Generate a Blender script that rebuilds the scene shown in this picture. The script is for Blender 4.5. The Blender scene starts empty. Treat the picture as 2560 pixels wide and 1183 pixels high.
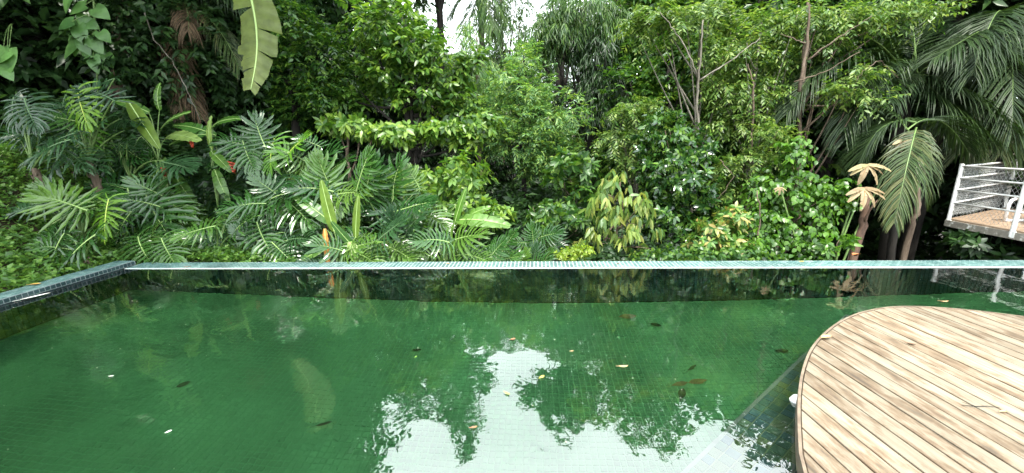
import bpy, math, random
import numpy as np

sc = bpy.context.scene
R = math.radians
rng = np.random.default_rng(7)
random.seed(7)

# ------------------------------------------------------------------ camera
# pool frame: X runs along the far pool edge, Y away from the viewer, water at z = 0
F_PX, CX, CY, CAM_H = 960.0, 1280.0, 591.5, 1.51
CAMW = np.array([[0.99792426, 0.00692306, -0.06402531],
                 [0.06067512, 0.23208233, 0.9708019],
                 [-0.02158007, 0.97267151, -0.23118053]])   # columns: right, up, forward
cam_data = bpy.data.cameras.new("camera")
cam = bpy.data.objects.new("camera", cam_data)
sc.collection.objects.link(cam)
cam_data.sensor_width = 36.0
cam_data.lens = 36.0 * F_PX / 2560.0
cam_data.clip_start = 0.05
cam_data.clip_end = 2000.0
from mathutils import Matrix, Vector
_r, _u, _f = CAMW[:, 0], CAMW[:, 1], CAMW[:, 2]
cam.matrix_world = Matrix(((_r[0], _u[0], -_f[0], 0), (_r[1], _u[1], -_f[1], 0), (_r[2], _u[2], -_f[2], CAM_H), (0, 0, 0, 1)))
sc.camera = cam

# ------------------------------------------------------------------ world, sun, exposure
SUN_EL, SUN_AZ = 62.0, 184.0      # azimuth clockwise from +Y (the far side of the pool)
world = bpy.data.worlds.new("World"); sc.world = world; world.use_nodes = True
wn, wl = world.node_tree.nodes, world.node_tree.links
wn.clear()
w_out = wn.new("ShaderNodeOutputWorld"); w_bg = wn.new("ShaderNodeBackground")
w_sky = wn.new("ShaderNodeTexSky"); w_sky.sky_type = 'NISHITA'; w_sky.sun_disc = False
w_sky.sun_elevation = R(SUN_EL); w_sky.sun_rotation = R(SUN_AZ)
w_sky.air_density = 1.0; w_sky.dust_density = 2.0
w_tc = wn.new("ShaderNodeTexCoord")
w_map = wn.new("ShaderNodeMapping"); w_map.inputs['Scale'].default_value = (1.0, 1.0, 2.2)
w_noise = wn.new("ShaderNodeTexNoise"); w_noise.inputs['Scale'].default_value = 2.6
w_noise.inputs['Detail'].default_value = 5.0; w_noise.inputs['Roughness'].default_value = 0.55
w_ramp = wn.new("ShaderNodeValToRGB")
w_ramp.color_ramp.elements[0].position = 0.36; w_ramp.color_ramp.elements[0].color = (0.78, 0.78, 0.78, 1)
w_ramp.color_ramp.elements[1].position = 0.60; w_ramp.color_ramp.elements[1].color = (1, 1, 1, 1)
w_mix = wn.new("ShaderNodeMix"); w_mix.data_type = 'RGBA'
w_mix.inputs[7].default_value = (15.0, 16.2, 16.6, 1)       # thin bright cloud
wl.new(w_tc.outputs['Generated'], w_map.inputs['Vector']); wl.new(w_map.outputs[0], w_noise.inputs['Vector'])
wl.new(w_noise.outputs['Fac'], w_ramp.inputs['Fac']); wl.new(w_ramp.outputs['Color'], w_mix.inputs[0])
wl.new(w_sky.outputs[0], w_mix.inputs[6]); wl.new(w_mix.outputs[2], w_bg.inputs['Color'])
w_bg.inputs['Strength'].default_value = 0.12
wl.new(w_bg.outputs[0], w_out.inputs['Surface'])

sun_data = bpy.data.lights.new("sun", 'SUN'); sun_data.energy = 2.8; sun_data.angle = R(1.5); sun_data.color = (1.0, 0.95, 0.86)
sun = bpy.data.objects.new("sun", sun_data); sc.collection.objects.link(sun)
_az, _el = R(SUN_AZ), R(SUN_EL)
sun_dir = Vector((math.sin(_az) * math.cos(_el), math.cos(_az) * math.cos(_el), math.sin(_el)))
sun.rotation_euler = (-sun_dir).to_track_quat('-Z', 'Y').to_euler(); sun.location = (0, -5, 30)

vs = sc.view_settings
vs.view_transform = 'Standard'; vs.look = 'None'; vs.exposure = 1.52; vs.gamma = 1.0; vs.use_curve_mapping = False
cy_ = sc.cycles
cy_.use_denoising = True
try: cy_.denoiser = 'OPENIMAGEDENOISE'
except Exception: pass
cy_.max_bounces = 12; cy_.diffuse_bounces = 5; cy_.glossy_bounces = 3; cy_.transmission_bounces = 6; cy_.transparent_max_bounces = 8
cy_.caustics_refractive = True; cy_.caustics_reflective = False
cy_.sample_clamp_indirect = 4.0; cy_.blur_glossy = 0.5

# ------------------------------------------------------------------ helpers: pixels, meshes, tags
CAMP = np.array([0, 0, CAM_H])
def ray(x, y): return CAMW @ np.array([x - CX, CY - y, F_PX])
def at(x, y, Y):
    r = ray(x, y); return CAMP + r * (Y / r[1])
def onz(x, y, z):
    r = ray(x, y); return CAMP + r * ((z - CAM_H) / r[2])
def nrm(v): return v / np.maximum(np.linalg.norm(v, axis=-1, keepdims=True), 1e-9)

def tag(o, label=None, cat=None, group=None, kind=None):
    if label: o["label"] = label
    if cat: o["category"] = cat
    if group: o["group"] = group
    if kind: o["kind"] = kind
    return o
def link(o, parent=None):
    sc.collection.objects.link(o)
    if parent is not None: o.parent = parent
    return o
def empty(name, loc, label=None, cat=None, group=None):
    o = bpy.data.objects.new(name, None); o.empty_display_size = 0.1; o.location = [float(c) for c in loc]
    link(o); return tag(o, label, cat, group)

def mesh_from(name, V, Fs, mats, smooth=False, fm=None):
    """V (N,3); Fs list of (M,k) integer arrays of equal-length faces; fm list of material indices for each array."""
    me = bpy.data.meshes.new(name)
    V = np.asarray(V, dtype=np.float32)
    me.vertices.add(len(V)); me.vertices.foreach_set("co", V.ravel())
    Fs = [np.asarray(f, dtype=np.int32) for f in Fs if len(f)]
    nl = sum(f.size for f in Fs); nf = sum(len(f) for f in Fs)
    me.loops.add(nl); me.polygons.add(nf)
    me.loops.foreach_set("vertex_index", np.concatenate([f.ravel() for f in Fs]))
    tot = np.concatenate([np.full(len(f), f.shape[1], np.int32) for f in Fs])
    st = np.concatenate([[0], np.cumsum(tot)[:-1]]).astype(np.int32)
    me.polygons.foreach_set("loop_start", st); me.polygons.foreach_set("loop_total", tot)
    if fm is not None:
        me.polygons.foreach_set("material_index", np.concatenate([np.full(len(f), m, np.int32) for f, m in zip(Fs, fm)]))
    me.polygons.foreach_set("use_smooth", np.full(nf, bool(smooth)))
    me.update(calc_edges=True)
    for m in (mats if isinstance(mats, (list, tuple)) else [mats]): me.materials.append(m)
    return me
def mobj(name, V, Fs, mats, parent=None, smooth=False, fm=None, loc=None):
    o = bpy.data.objects.new(name, mesh_from(name, V, Fs, mats, smooth, fm))
    if loc is not None: o.location = [float(c) for c in loc]
    return link(o, parent)
def inst(name, me, parent=None, mat=None):
    o = bpy.data.objects.new(name, me); link(o, parent)
    if mat is not None: o.matrix_local = mat
    return o

class MB:
    """collects boxes, tubes and polygons for one mesh"""
    def __init__(s): s.V = []; s.F3 = []; s.F4 = []; s.n = 0
    def add(s, V, F3=None, F4=None):
        V = np.asarray(V, float).reshape(-1, 3)
        if F3 is not None and len(F3): s.F3.append(np.asarray(F3) + s.n)
        if F4 is not None and len(F4): s.F4.append(np.asarray(F4) + s.n)
        s.V.append(V); s.n += len(V)
    def box(s, c, d, rot=None):
        x, y, z = [q / 2 for q in d]
        V = np.array([[-x, -y, -z], [x, -y, -z], [x, y, -z], [-x, y, -z], [-x, -y, z], [x, -y, z], [x, y, z], [-x, y, z]])
        if rot is not None: V = V @ np.asarray(rot).T
        s.add(V + np.asarray(c), F4=[[0, 3, 2, 1], [4, 5, 6, 7], [0, 1, 5, 4], [1, 2, 6, 5], [2, 3, 7, 6], [3, 0, 4, 7]])
    def tube(s, P, rad, sides=6, cap=True):
        P = np.asarray(P, float); n = len(P); rad = np.broadcast_to(np.asarray(rad, float), (n,))
        T = nrm(np.gradient(P, axis=0))
        a = np.array([0, 0, 1.0]) if abs(T[0][2]) < 0.9 else np.array([1.0, 0, 0])
        S = nrm(np.cross(T, a)); U = np.cross(S, T)
        th = np.arange(sides) * 2 * np.pi / sides
        V = P[:, None] + rad[:, None, None] * (np.cos(th)[None, :, None] * S[:, None] + np.sin(th)[None, :, None] * U[:, None])
        i = np.arange(n - 1)[:, None] * sides; j = np.arange(sides)[None]; k = (j + 1) % sides
        F = np.stack([i + j, i + k, i + sides + k, i + sides + j], -1).reshape(-1, 4)
        V = V.reshape(-1, 3)
        F3 = []
        if cap:
            V = np.vstack([V, P[:1], P[-1:]]); a0, a1 = n * sides, n * sides + 1
            F3 = [[a0, (q + 1) % sides, q] for q in range(sides)] + [[a1, (n - 1) * sides + q, (n - 1) * sides + (q + 1) % sides] for q in range(sides)]
        s.add(V, F3=F3, F4=F)
    def prism(s, poly, z0, z1):
        p = np.asarray(poly, float); n = len(p)
        V = np.vstack([np.c_[p, np.full(n, z0)], np.c_[p, np.full(n, z1)], [[p[:, 0].mean(), p[:, 1].mean(), z0]], [[p[:, 0].mean(), p[:, 1].mean(), z1]]])
        i = np.arange(n); k = (i + 1) % n
        s.add(V, F3=np.vstack([np.c_[k, i, np.full(n, 2 * n)], np.c_[n + i, n + k, np.full(n, 2 * n + 1)]]), F4=np.c_[i, k, n + k, n + i])
    def build(s, name, mat, parent=None, smooth=False, loc=None):
        Fs = []
        if s.F3: Fs.append(np.vstack(s.F3))
        if s.F4: Fs.append(np.vstack(s.F4))
        V = np.vstack(s.V)
        if loc is not None: V = V - np.asarray(loc)
        return mobj(name, V, Fs, mat, parent, smooth)
    def mesh(s, name, mat, smooth=False):
        Fs = []
        if s.F3: Fs.append(np.vstack(s.F3))
        if s.F4: Fs.append(np.vstack(s.F4))
        return mesh_from(name, np.vstack(s.V), Fs, mat, smooth)

def bez(p0, p1, p2, n):
    t = np.linspace(0, 1, n)[:, None]
    return (1 - t) ** 2 * np.asarray(p0) + 2 * t * (1 - t) * np.asarray(p1) + t ** 2 * np.asarray(p2)

# ------------------------------------------------------------------ materials
def newmat(name):
    m = bpy.data.materials.new(name); m.use_nodes = True
    nt = m.node_tree; nt.nodes.clear()
    out = nt.nodes.new("ShaderNodeOutputMaterial"); return m, nt.nodes, nt.links, out
def ramp(nodes, cols, pos=None):
    r = nodes.new("ShaderNodeValToRGB"); e = r.color_ramp.elements
    pos = pos or [i / (len(cols) - 1) for i in range(len(cols))]
    while len(e) < len(cols): e.new(0.5)
    for k, (c, p) in enumerate(zip(cols, pos)): e[k].position = p; e[k].color = (*c, 1)
    return r
LEAF_K = 0.87
def leaf_mat(name, cols, rough=0.4, trans=0.35, spec=0.5, per_object=False, pos=None, tcol=1.25):
    m, n, l, out = newmat(name)
    cols = [(LEAF_K * 1.12 * c[0], LEAF_K * c[1], LEAF_K * 0.92 * c[2]) for c in cols]
    geo = n.new("ShaderNodeNewGeometry")
    fac = geo.outputs['Random Per Island']
    if per_object:
        oi = n.new("ShaderNodeObjectInfo"); fac = oi.outputs['Random']
    r = ramp(n, cols, pos); l.new(fac, r.inputs['Fac'])
    nz = n.new("ShaderNodeTexNoise"); nz.inputs['Scale'].default_value = 9.0; nz.inputs['Detail'].default_value = 2.0
    l.new(geo.outputs['Position'], nz.inputs['Vector'])
    mr = n.new("ShaderNodeMapRange"); mr.inputs[1].default_value = 0.3; mr.inputs[2].default_value = 0.7; mr.inputs[3].default_value = 0.78; mr.inputs[4].default_value = 1.2
    l.new(nz.outputs['Fac'], mr.inputs[0])
    mul = n.new("ShaderNodeMix"); mul.data_type = 'RGBA'; mul.blend_type = 'MULTIPLY'; mul.inputs[0].default_value = 1.0
    l.new(r.outputs['Color'], mul.inputs[6]); l.new(mr.outputs[0], mul.inputs[7])
    p = n.new("ShaderNodeBsdfPrincipled"); p.inputs['Roughness'].default_value = rough
    p.inputs['Specular IOR Level'].default_value = spec
    l.new(mul.outputs[2], p.inputs['Base Color'])
    t = n.new("ShaderNodeBsdfTranslucent")
    tm = n.new("ShaderNodeMix"); tm.data_type = 'RGBA'; tm.blend_type = 'MULTIPLY'; tm.inputs[0].default_value = 1.0
    tm.inputs[7].default_value = (tcol * 1.1, tcol * 1.15, tcol * 0.5, 1)
    l.new(mul.outputs[2], tm.inputs[6]); l.new(tm.outputs[2], t.inputs['Color'])
    mx = n.new("ShaderNodeMixShader"); mx.inputs[0].default_value = trans
    l.new(p.outputs[0], mx.inputs[1]); l.new(t.outputs[0], mx.inputs[2]); l.new(mx.outputs[0], out.inputs['Surface'])
    return m
def simple_mat(name, col, rough=0.6, noise=None, spec=0.4, bump=None, metal=0.0):
    m, n, l, out = newmat(name)
    p = n.new("ShaderNodeBsdfPrincipled"); p.inputs['Roughness'].default_value = rough; p.inputs['Specular IOR Level'].default_value = spec
    p.inputs['Metallic'].default_value = metal
    p.inputs['Base Color'].default_value = (*col, 1)
    l.new(p.outputs[0], out.inputs['Surface'])
    if noise:
        cols, scale, stretch = noise
        tc = n.new("ShaderNodeTexCoord"); mp = n.new("ShaderNodeMapping"); mp.inputs['Scale'].default_value = stretch
        nz = n.new("ShaderNodeTexNoise"); nz.inputs['Scale'].default_value = scale; nz.inputs['Detail'].default_value = 6.0; nz.inputs['Roughness'].default_value = 0.65
        l.new(tc.outputs['Object'], mp.inputs['Vector']); l.new(mp.outputs[0], nz.inputs['Vector'])
        r = ramp(n, cols, [0.3 + 0.4 * i / (len(cols) - 1) for i in range(len(cols))]); l.new(nz.outputs['Fac'], r.inputs['Fac'])
        l.new(r.outputs['Color'], p.inputs['Base Color'])
        if bump:
            b = n.new("ShaderNodeBump"); b.inputs['Strength'].default_value = bump; b.inputs['Distance'].default_value = 0.02
            l.new(nz.outputs['Fac'], b.inputs['Height']); l.new(b.outputs[0], p.inputs['Normal'])
    return m

def tile_mat(name, cols, rough, spec=0.5, dirt=0.25):
    m, n, l, out = newmat(name)
    geo = n.new("ShaderNodeNewGeometry"); oi = n.new("ShaderNodeObjectInfo")
    ad = n.new("ShaderNodeMath"); ad.operation = 'ADD'; l.new(geo.outputs['Random Per Island'], ad.inputs[0]); l.new(oi.outputs['Random'], ad.inputs[1])
    fr = n.new("ShaderNodeMath"); fr.operation = 'FRACT'; l.new(ad.outputs[0], fr.inputs[0])
    r = ramp(n, cols); l.new(fr.outputs[0], r.inputs['Fac'])
    nz = n.new("ShaderNodeTexNoise"); nz.inputs['Scale'].default_value = 0.9; nz.inputs['Detail'].default_value = 6.0
    l.new(geo.outputs['Position'], nz.inputs['Vector'])
    mr = n.new("ShaderNodeMapRange"); mr.inputs[1].default_value = 0.3; mr.inputs[2].default_value = 0.7; mr.inputs[3].default_value = 1 - dirt; mr.inputs[4].default_value = 1 + dirt
    l.new(nz.outputs['Fac'], mr.inputs[0])
    mul = n.new("ShaderNodeMix"); mul.data_type = 'RGBA'; mul.blend_type = 'MULTIPLY'; mul.inputs[0].default_value = 1.0
    l.new(r.outputs['Color'], mul.inputs[6]); l.new(mr.outputs[0], mul.inputs[7])
    p = n.new("ShaderNodeBsdfPrincipled"); p.inputs['Roughness'].default_value = rough; p.inputs['Specular IOR Level'].default_value = spec
    l.new(mul.outputs[2], p.inputs['Base Color']); l.new(p.outputs[0], out.inputs['Surface'])
    return m

M_TILE = tile_mat("glazed_teal_tile", [(0.045, 0.105, 0.10), (0.07, 0.14, 0.132), (0.12, 0.195, 0.18)], 0.4, dirt=0.4)
M_TILE_DARK = tile_mat("shade_toned_wall_tile", [(0.012, 0.045, 0.07), (0.017, 0.058, 0.088), (0.024, 0.072, 0.10)], 0.3)  # pool wall tile; the wall's shade is put into this darker colour
M_TILE_FACE = tile_mat("dark_teal_tile", [(0.012, 0.028, 0.032), (0.018, 0.038, 0.042), (0.026, 0.05, 0.054)], 0.35)
M_TILE_FLOOR = tile_mat("floor_tile", [(0.086, 0.185, 0.115), (0.094, 0.20, 0.123), (0.102, 0.212, 0.13)], 0.5, dirt=0.42)
M_TILE_LEDGE = tile_mat("ledge_tile", [(0.05, 0.12, 0.15), (0.07, 0.15, 0.10), (0.11, 0.16, 0.07)], 0.4, dirt=0.3)
M_GROUT = simple_mat("pale_grout", (0.50, 0.55, 0.53), 0.8)
M_GROUT_FLOOR = simple_mat("floor_grout", (0.118, 0.245, 0.155), 0.8)
M_GROUT_DARK = simple_mat("dark_grout", (0.022, 0.036, 0.04), 0.8)
M_WHITE = simple_mat("white_paint", (0.80, 0.80, 0.78), 0.45, noise=([(0.55, 0.53, 0.48), (0.80, 0.80, 0.78), (0.84, 0.84, 0.82)], 7.0, (1, 1, 1)))
M_PLASTIC = simple_mat("white_plastic", (0.82, 0.82, 0.82), 0.35)
M_CONCRETE = simple_mat("flaking_concrete", (0.3, 0.28, 0.25), 0.9, noise=([(0.16, 0.15, 0.12), (0.22, 0.20, 0.17), (0.26, 0.24, 0.2), (0.75, 0.74, 0.7)], 16.0, (1, 1, 1)), bump=0.4)
M_WIRE = simple_mat("galvanised_wire", (0.42, 0.43, 0.42), 0.5, metal=0.2)
M_SOIL = simple_mat("leaf_litter_soil", (0.05, 0.035, 0.02), 0.95, noise=([(0.015, 0.011, 0.007), (0.04, 0.028, 0.016), (0.07, 0.05, 0.028)], 5.0, (1, 1, 1)), bump=0.6)
M_STONE = simple_mat("terrace_stone", (0.4, 0.38, 0.34), 0.8, noise=([(0.32, 0.30, 0.27), (0.45, 0.43, 0.4)], 4.0, (1, 1, 1)))
M_BARK = simple_mat("brown_bark", (0.1, 0.07, 0.045), 0.9, noise=([(0.04, 0.028, 0.02), (0.10, 0.072, 0.05), (0.17, 0.13, 0.10)], 9.0, (1, 1, 0.3)), bump=0.6)
M_BARK_PALE = simple_mat("pale_bark", (0.3, 0.27, 0.22), 0.85, noise=([(0.07, 0.06, 0.045), (0.14, 0.125, 0.10), (0.24, 0.22, 0.185)], 8.0, (1, 1, 0.4)), bump=0.4)
M_BARK_DARK = simple_mat("dark_bark", (0.04, 0.035, 0.03), 0.95, noise=([(0.008, 0.007, 0.006), (0.022, 0.018, 0.014)], 9.0, (1, 1, 0.3)), bump=0.6)
M_BARK_RED = simple_mat("reddish_bark", (0.2, 0.09, 0.06), 0.9, noise=([(0.05, 0.032, 0.025), (0.12, 0.07, 0.048), (0.18, 0.12, 0.09)], 7.0, (1, 1, 0.4)), bump=0.5)
M_STALK = simple_mat("green_stalk", (0.10, 0.19, 0.05), 0.5, noise=([(0.06, 0.12, 0.03), (0.16, 0.24, 0.07)], 6.0, (1, 1, 1)))
M_RIB = simple_mat("pale_green_rib", (0.30, 0.42, 0.14), 0.45)
M_DRY = leaf_mat("dry_leaf", [(0.28, 0.17, 0.08), (0.45, 0.30, 0.15), (0.55, 0.42, 0.25)], 0.7, 0.2, 0.2)
M_RED = simple_mat("red_bract", (0.30, 0.035, 0.015), 0.4)

M_BROAD = leaf_mat("broad_leaf", [(0.015, 0.055, 0.012), (0.03, 0.10, 0.02), (0.06, 0.16, 0.025), (0.13, 0.25, 0.035)], 0.36, 0.38, 0.5)
M_BROAD_LIGHT = leaf_mat("light_broad_leaf", [(0.03, 0.10, 0.015), (0.07, 0.18, 0.025), (0.13, 0.27, 0.04), (0.22, 0.36, 0.06)], 0.38, 0.40, 0.5)
M_FINE = leaf_mat("fine_leaf", [(0.05, 0.15, 0.06), (0.09, 0.22, 0.075), (0.15, 0.31, 0.09), (0.27, 0.42, 0.10)], 0.4, 0.4, 0.45)
M_BAMBOO = leaf_mat("bamboo_leaf", [(0.02, 0.07, 0.02), (0.05, 0.13, 0.03), (0.12, 0.23, 0.05)], 0.4, 0.35, 0.4)
M_GLOSSY = leaf_mat("glossy_leaf", [(0.012, 0.045, 0.014), (0.025, 0.085, 0.02), (0.05, 0.14, 0.025), (0.12, 0.24, 0.04)], 0.2, 0.25, 0.7)
M_PENDANT = leaf_mat("pendant_leaf", [(0.06, 0.15, 0.04), (0.12, 0.23, 0.06), (0.22, 0.34, 0.08), (0.34, 0.38, 0.12)], 0.42, 0.4, 0.5)
M_SPRAY = leaf_mat("spray_leaf", [(0.03, 0.09, 0.02), (0.07, 0.16, 0.03), (0.14, 0.26, 0.06), (0.24, 0.34, 0.10)], 0.38, 0.4, 0.5)
M_VINE = leaf_mat("vine_leaf", [(0.03, 0.10, 0.015), (0.06, 0.17, 0.02), (0.12, 0.28, 0.03)], 0.35, 0.42, 0.5)
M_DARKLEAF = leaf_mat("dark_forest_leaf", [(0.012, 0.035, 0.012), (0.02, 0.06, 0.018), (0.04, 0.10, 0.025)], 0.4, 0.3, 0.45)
M_BROAD_MID = leaf_mat("mid_broad_leaf", [(0.02, 0.075, 0.013), (0.05, 0.14, 0.022), (0.095, 0.215, 0.032), (0.17, 0.30, 0.05)], 0.36, 0.4, 0.5)
M_COVER = leaf_mat("ground_cover_leaf", [(0.05, 0.14, 0.03), (0.09, 0.22, 0.045), (0.16, 0.31, 0.06)], 0.4, 0.4, 0.45)
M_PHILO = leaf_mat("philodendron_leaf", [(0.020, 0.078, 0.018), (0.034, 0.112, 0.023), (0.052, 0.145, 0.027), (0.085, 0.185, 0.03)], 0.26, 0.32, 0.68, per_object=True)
M_PHILO_DARK = leaf_mat("shade_painted_philodendron_leaf", [(0.018, 0.06, 0.025), (0.028, 0.085, 0.03)], 0.3, 0.25, 0.6, per_object=True)  # darker copy of the leaf colour, with the shade painted in
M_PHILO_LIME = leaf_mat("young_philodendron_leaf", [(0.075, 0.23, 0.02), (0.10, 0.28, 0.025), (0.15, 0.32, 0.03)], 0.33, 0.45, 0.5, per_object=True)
M_BANANA = leaf_mat("banana_leaf", [(0.12, 0.21, 0.05), (0.16, 0.25, 0.07)], 0.42, 0.42, 0.4, per_object=True)
M_HELI = leaf_mat("heliconia_leaf", [(0.04, 0.13, 0.025), (0.07, 0.19, 0.03), (0.11, 0.25, 0.04)], 0.34, 0.42, 0.55, per_object=True)
M_PALM = leaf_mat("palm_leaf", [(0.012, 0.034, 0.010), (0.021, 0.052, 0.015), (0.038, 0.078, 0.022)], 0.5, 0.25, 0.4)
M_PALM_OLD = leaf_mat("yellowing_palm_leaf", [(0.028, 0.064, 0.018), (0.05, 0.095, 0.028), (0.115, 0.135, 0.055)], 0.42, 0.3, 0.45)
M_PALM_DEAD = leaf_mat("dead_palm_leaf", [(0.06, 0.045, 0.03), (0.11, 0.085, 0.055), (0.18, 0.14, 0.09)], 0.7, 0.15, 0.2)
# ------------------------------------------------------------------ the setting
X_L, Y_FAR, Y_NEAR, X_R, DEPTH = -5.565, 4.615, 0.55, 9.0, 1.2
def sstep(a, b, x):
    t = np.clip((x - a) / (b - a), 0, 1); return t * t * (3 - 2 * t)
def terrain(x, y):
    x = np.asarray(x, float); y = np.asarray(y, float)
    left = 1.35 * sstep(-5.9, -9.5, x) + 0.12 * np.maximum(-9.5 - x, 0)
    back_left = 0.75 * sstep(-2.5, -6.5, x) * sstep(4.9, 8.5, y)
    mid = -0.45 * sstep(-4.5, -1.5, x) * sstep(4.2, 5.0, y)
    right = -1.1 * sstep(1.5, 5.5, x) * sstep(4.3, 6.5, y)
    hill = 0.16 * np.maximum(y - 11, 0) * (0.35 + 0.65 * sstep(2, -6, x)) + 0.05 * np.maximum(y - 20, 0)
    h = -0.06 + left + np.maximum(back_left, 0) + mid + right + hill
    h = h + 0.05 * np.sin(x * 2.1 + 1.0) * np.sin(y * 1.7) * sstep(5.2, 6.5, np.hypot(np.minimum(x + 5.9, 0) * 3, np.maximum(y, 0)))
    inside = (x > X_L - 0.28) & (x < X_R + 0.2) & (y < Y_FAR + 0.235) & (y > -7.0)
    return np.where(inside, -1.7, h)

gx = np.unique(np.concatenate([np.linspace(-150, -16, 12), np.linspace(-16, 16, 97), np.linspace(16, 150, 12), [X_L - 0.285, X_L - 0.275]]))
gy = np.unique(np.concatenate([np.linspace(-60, -8, 8), np.linspace(-7, 20, 82), np.linspace(20, 220, 16), [Y_FAR + 0.23, Y_FAR + 0.24]]))
GX, GY = np.meshgrid(gx, gy)
GV = np.stack([GX, GY, terrain(GX, GY)], -1).reshape(-1, 3)
ii, jj = np.meshgrid(np.arange(len(gy) - 1), np.arange(len(gx) - 1), indexing='ij'); q0 = (ii * len(gx) + jj).ravel()
tag(mobj("ground", GV, [np.c_[q0, q0 + 1, q0 + 1 + len(gx), q0 + len(gx)]], M_SOIL, smooth=True), kind="structure")

# pool shell
def slab(name, mat, x0, x1, y0, y1, z0, z1, kind="structure", parent=None):
    m = MB(); m.box(((x0 + x1) / 2, (y0 + y1) / 2, (z0 + z1) / 2), (x1 - x0, y1 - y0, z1 - z0))
    o = m.build(name, mat, parent)
    if kind: tag(o, kind=kind)
    return o
P_ = 0.05   # tile pitch
_t = MB(); _t.box((0, 0, 0.002), (0.0435, 0.0435, 0.008)); 
TILE_ME = {}
def tile_field(parent, org, u, v, nu, nv, mat, single=None, w=0.0435, h=0.004, pitch=P_, jit=0.0006):
    """tiles on a grid; those picked by single(i, j) become objects of their own, the rest one joined part"""
    org, u, v = np.asarray(org, float), np.asarray(u, float), np.asarray(v, float); n = np.cross(u, v)
    I, J = np.meshgrid(np.arange(nu), np.arange(nv), indexing='ij'); I, J = I.ravel(), J.ravel()
    pick = np.zeros(len(I), bool) if single is None else single(I, J)
    key = (mat.name, w, h)
    if key not in TILE_ME:
        b = 0.0025
        V = [[sx * w / 2, sy * w / 2, 0] for sx, sy in ((-1, -1), (1, -1), (1, 1), (-1, 1))] + [[sx * (w / 2 - b), sy * (w / 2 - b), h] for sx, sy in ((-1, -1), (1, -1), (1, 1), (-1, 1))]
        Fq = np.array([[4, 5, 6, 7], [0, 1, 5, 4], [1, 2, 6, 5], [2, 3, 7, 6], [3, 0, 4, 7]])
        TILE_ME[key] = (mesh_from("tile", V, [Fq], mat), np.array(V, float), Fq)
    me, V, Fq = TILE_ME[key]
    C = org + (I[:, None] + 0.5) * pitch * u + (J[:, None] + 0.5) * pitch * v + rng.normal(0, jit, (len(I), 1)) * n
    for c in C[pick]:
        mt = Matrix(((u[0], v[0], n[0], c[0]), (u[1], v[1], n[1], c[1]), (u[2], v[2], n[2], c[2]), (0, 0, 0, 1)))
        inst("tile", me, parent, mt)
    C = C[~pick]
    if len(C):
        W = C[:, None] + V[None, :, 0:1] * u + V[None, :, 1:2] * v + V[None, :, 2:3] * n
        Fb = (np.arange(len(C)) * 8)[:, None, None] + Fq[None]
        tag(mobj("tile_field", W.reshape(-1, 3), [Fb.reshape(-1, 4)], mat, parent), kind="stuff")

floor_ = slab("pool_floor", M_GROUT_FLOOR, X_L - 0.1, X_R + 0.1, Y_NEAR - 0.1, Y_FAR + 0.1, -DEPTH - 0.15, -DEPTH)
wall_far = slab("pool_wall_far", M_GROUT_DARK, X_L - 0.25, X_R + 0.1, Y_FAR + 0.001, Y_FAR + 0.215, -DEPTH - 0.1, -0.012)
wall_left = slab("pool_wall_left", M_GROUT_DARK, X_L - 0.25, X_L - 0.001, Y_NEAR - 0.2, Y_FAR - 0.001, -DEPTH - 0.1, 0.01)
wall_right = slab("pool_wall_right", M_GROUT_DARK, X_R + 0.001, X_R + 0.25, Y_NEAR - 0.2, Y_FAR - 0.001, -DEPTH - 0.1, 0.03)
wall_near = slab("pool_wall_near", M_GROUT_DARK, X_L, X_R, Y_NEAR - 0.25, Y_NEAR - 0.001, -DEPTH - 0.1, 0.02)
terrace = slab("terrace", M_STONE, X_L - 2, X_R, -6.5, Y_NEAR + 0.03, 0.021, 0.09)
near0 = 60
tile_field(floor_, (X_L, Y_NEAR, -DEPTH), (1, 0, 0), (0, 1, 0), int((7.6 - X_L) / P_), int((Y_FAR - Y_NEAR) / P_), M_TILE_FLOOR,
           single=lambda I, J: (I >= 90) & (I < 115) & (J >= 26) & (J < 38))
tile_field(wall_far, (X_L, Y_FAR, -0.02), (1, 0, 0), (0, 0, -1), int((7.6 - X_L) / P_), int(1.18 / P_), M_TILE_DARK, h=-0.004)
tile_field(wall_left, (X_L, Y_NEAR, 0.0), (0, 1, 0), (0, 0, -1), int((Y_FAR - Y_NEAR) / P_), int(1.18 / P_), M_TILE_DARK, h=-0.004)

# far coping, five rows of teal tiles with pale joints; the left coping stands one tile higher
cop = slab("pool_coping_far", M_GROUT, X_L + 0.02, X_R + 0.05, Y_FAR - 0.012, Y_FAR + 0.262, -0.011, 0.007)
tile_field(cop, (X_L + 0.03, Y_FAR + 0.004, 0.007), (1, 0, 0), (0, 1, 0), 262, 5, M_TILE, single=lambda I, J: (I >= 84) & (I < 144))
copl = slab("pool_coping_left", simple_mat("grey_grout", (0.16, 0.19, 0.19), 0.7), X_L - 0.262, X_L + 0.001, Y_NEAR - 0.2, Y_FAR + 0.16, 0.011, 0.066)
tile_field(copl, (X_L - 0.005, Y_FAR + 0.15, 0.066), (0, -1, 0), (-1, 0, 0), 84, 5, M_TILE, single=lambda I, J: I < 32, h=-0.004)
tile_field(copl, (X_L + 0.001, Y_FAR + 0.15, 0.013), (0, -1, 0), (0, 0, 1), 84, 1, M_TILE_FACE, single=lambda I, J: I < 32, h=-0.004)

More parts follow.
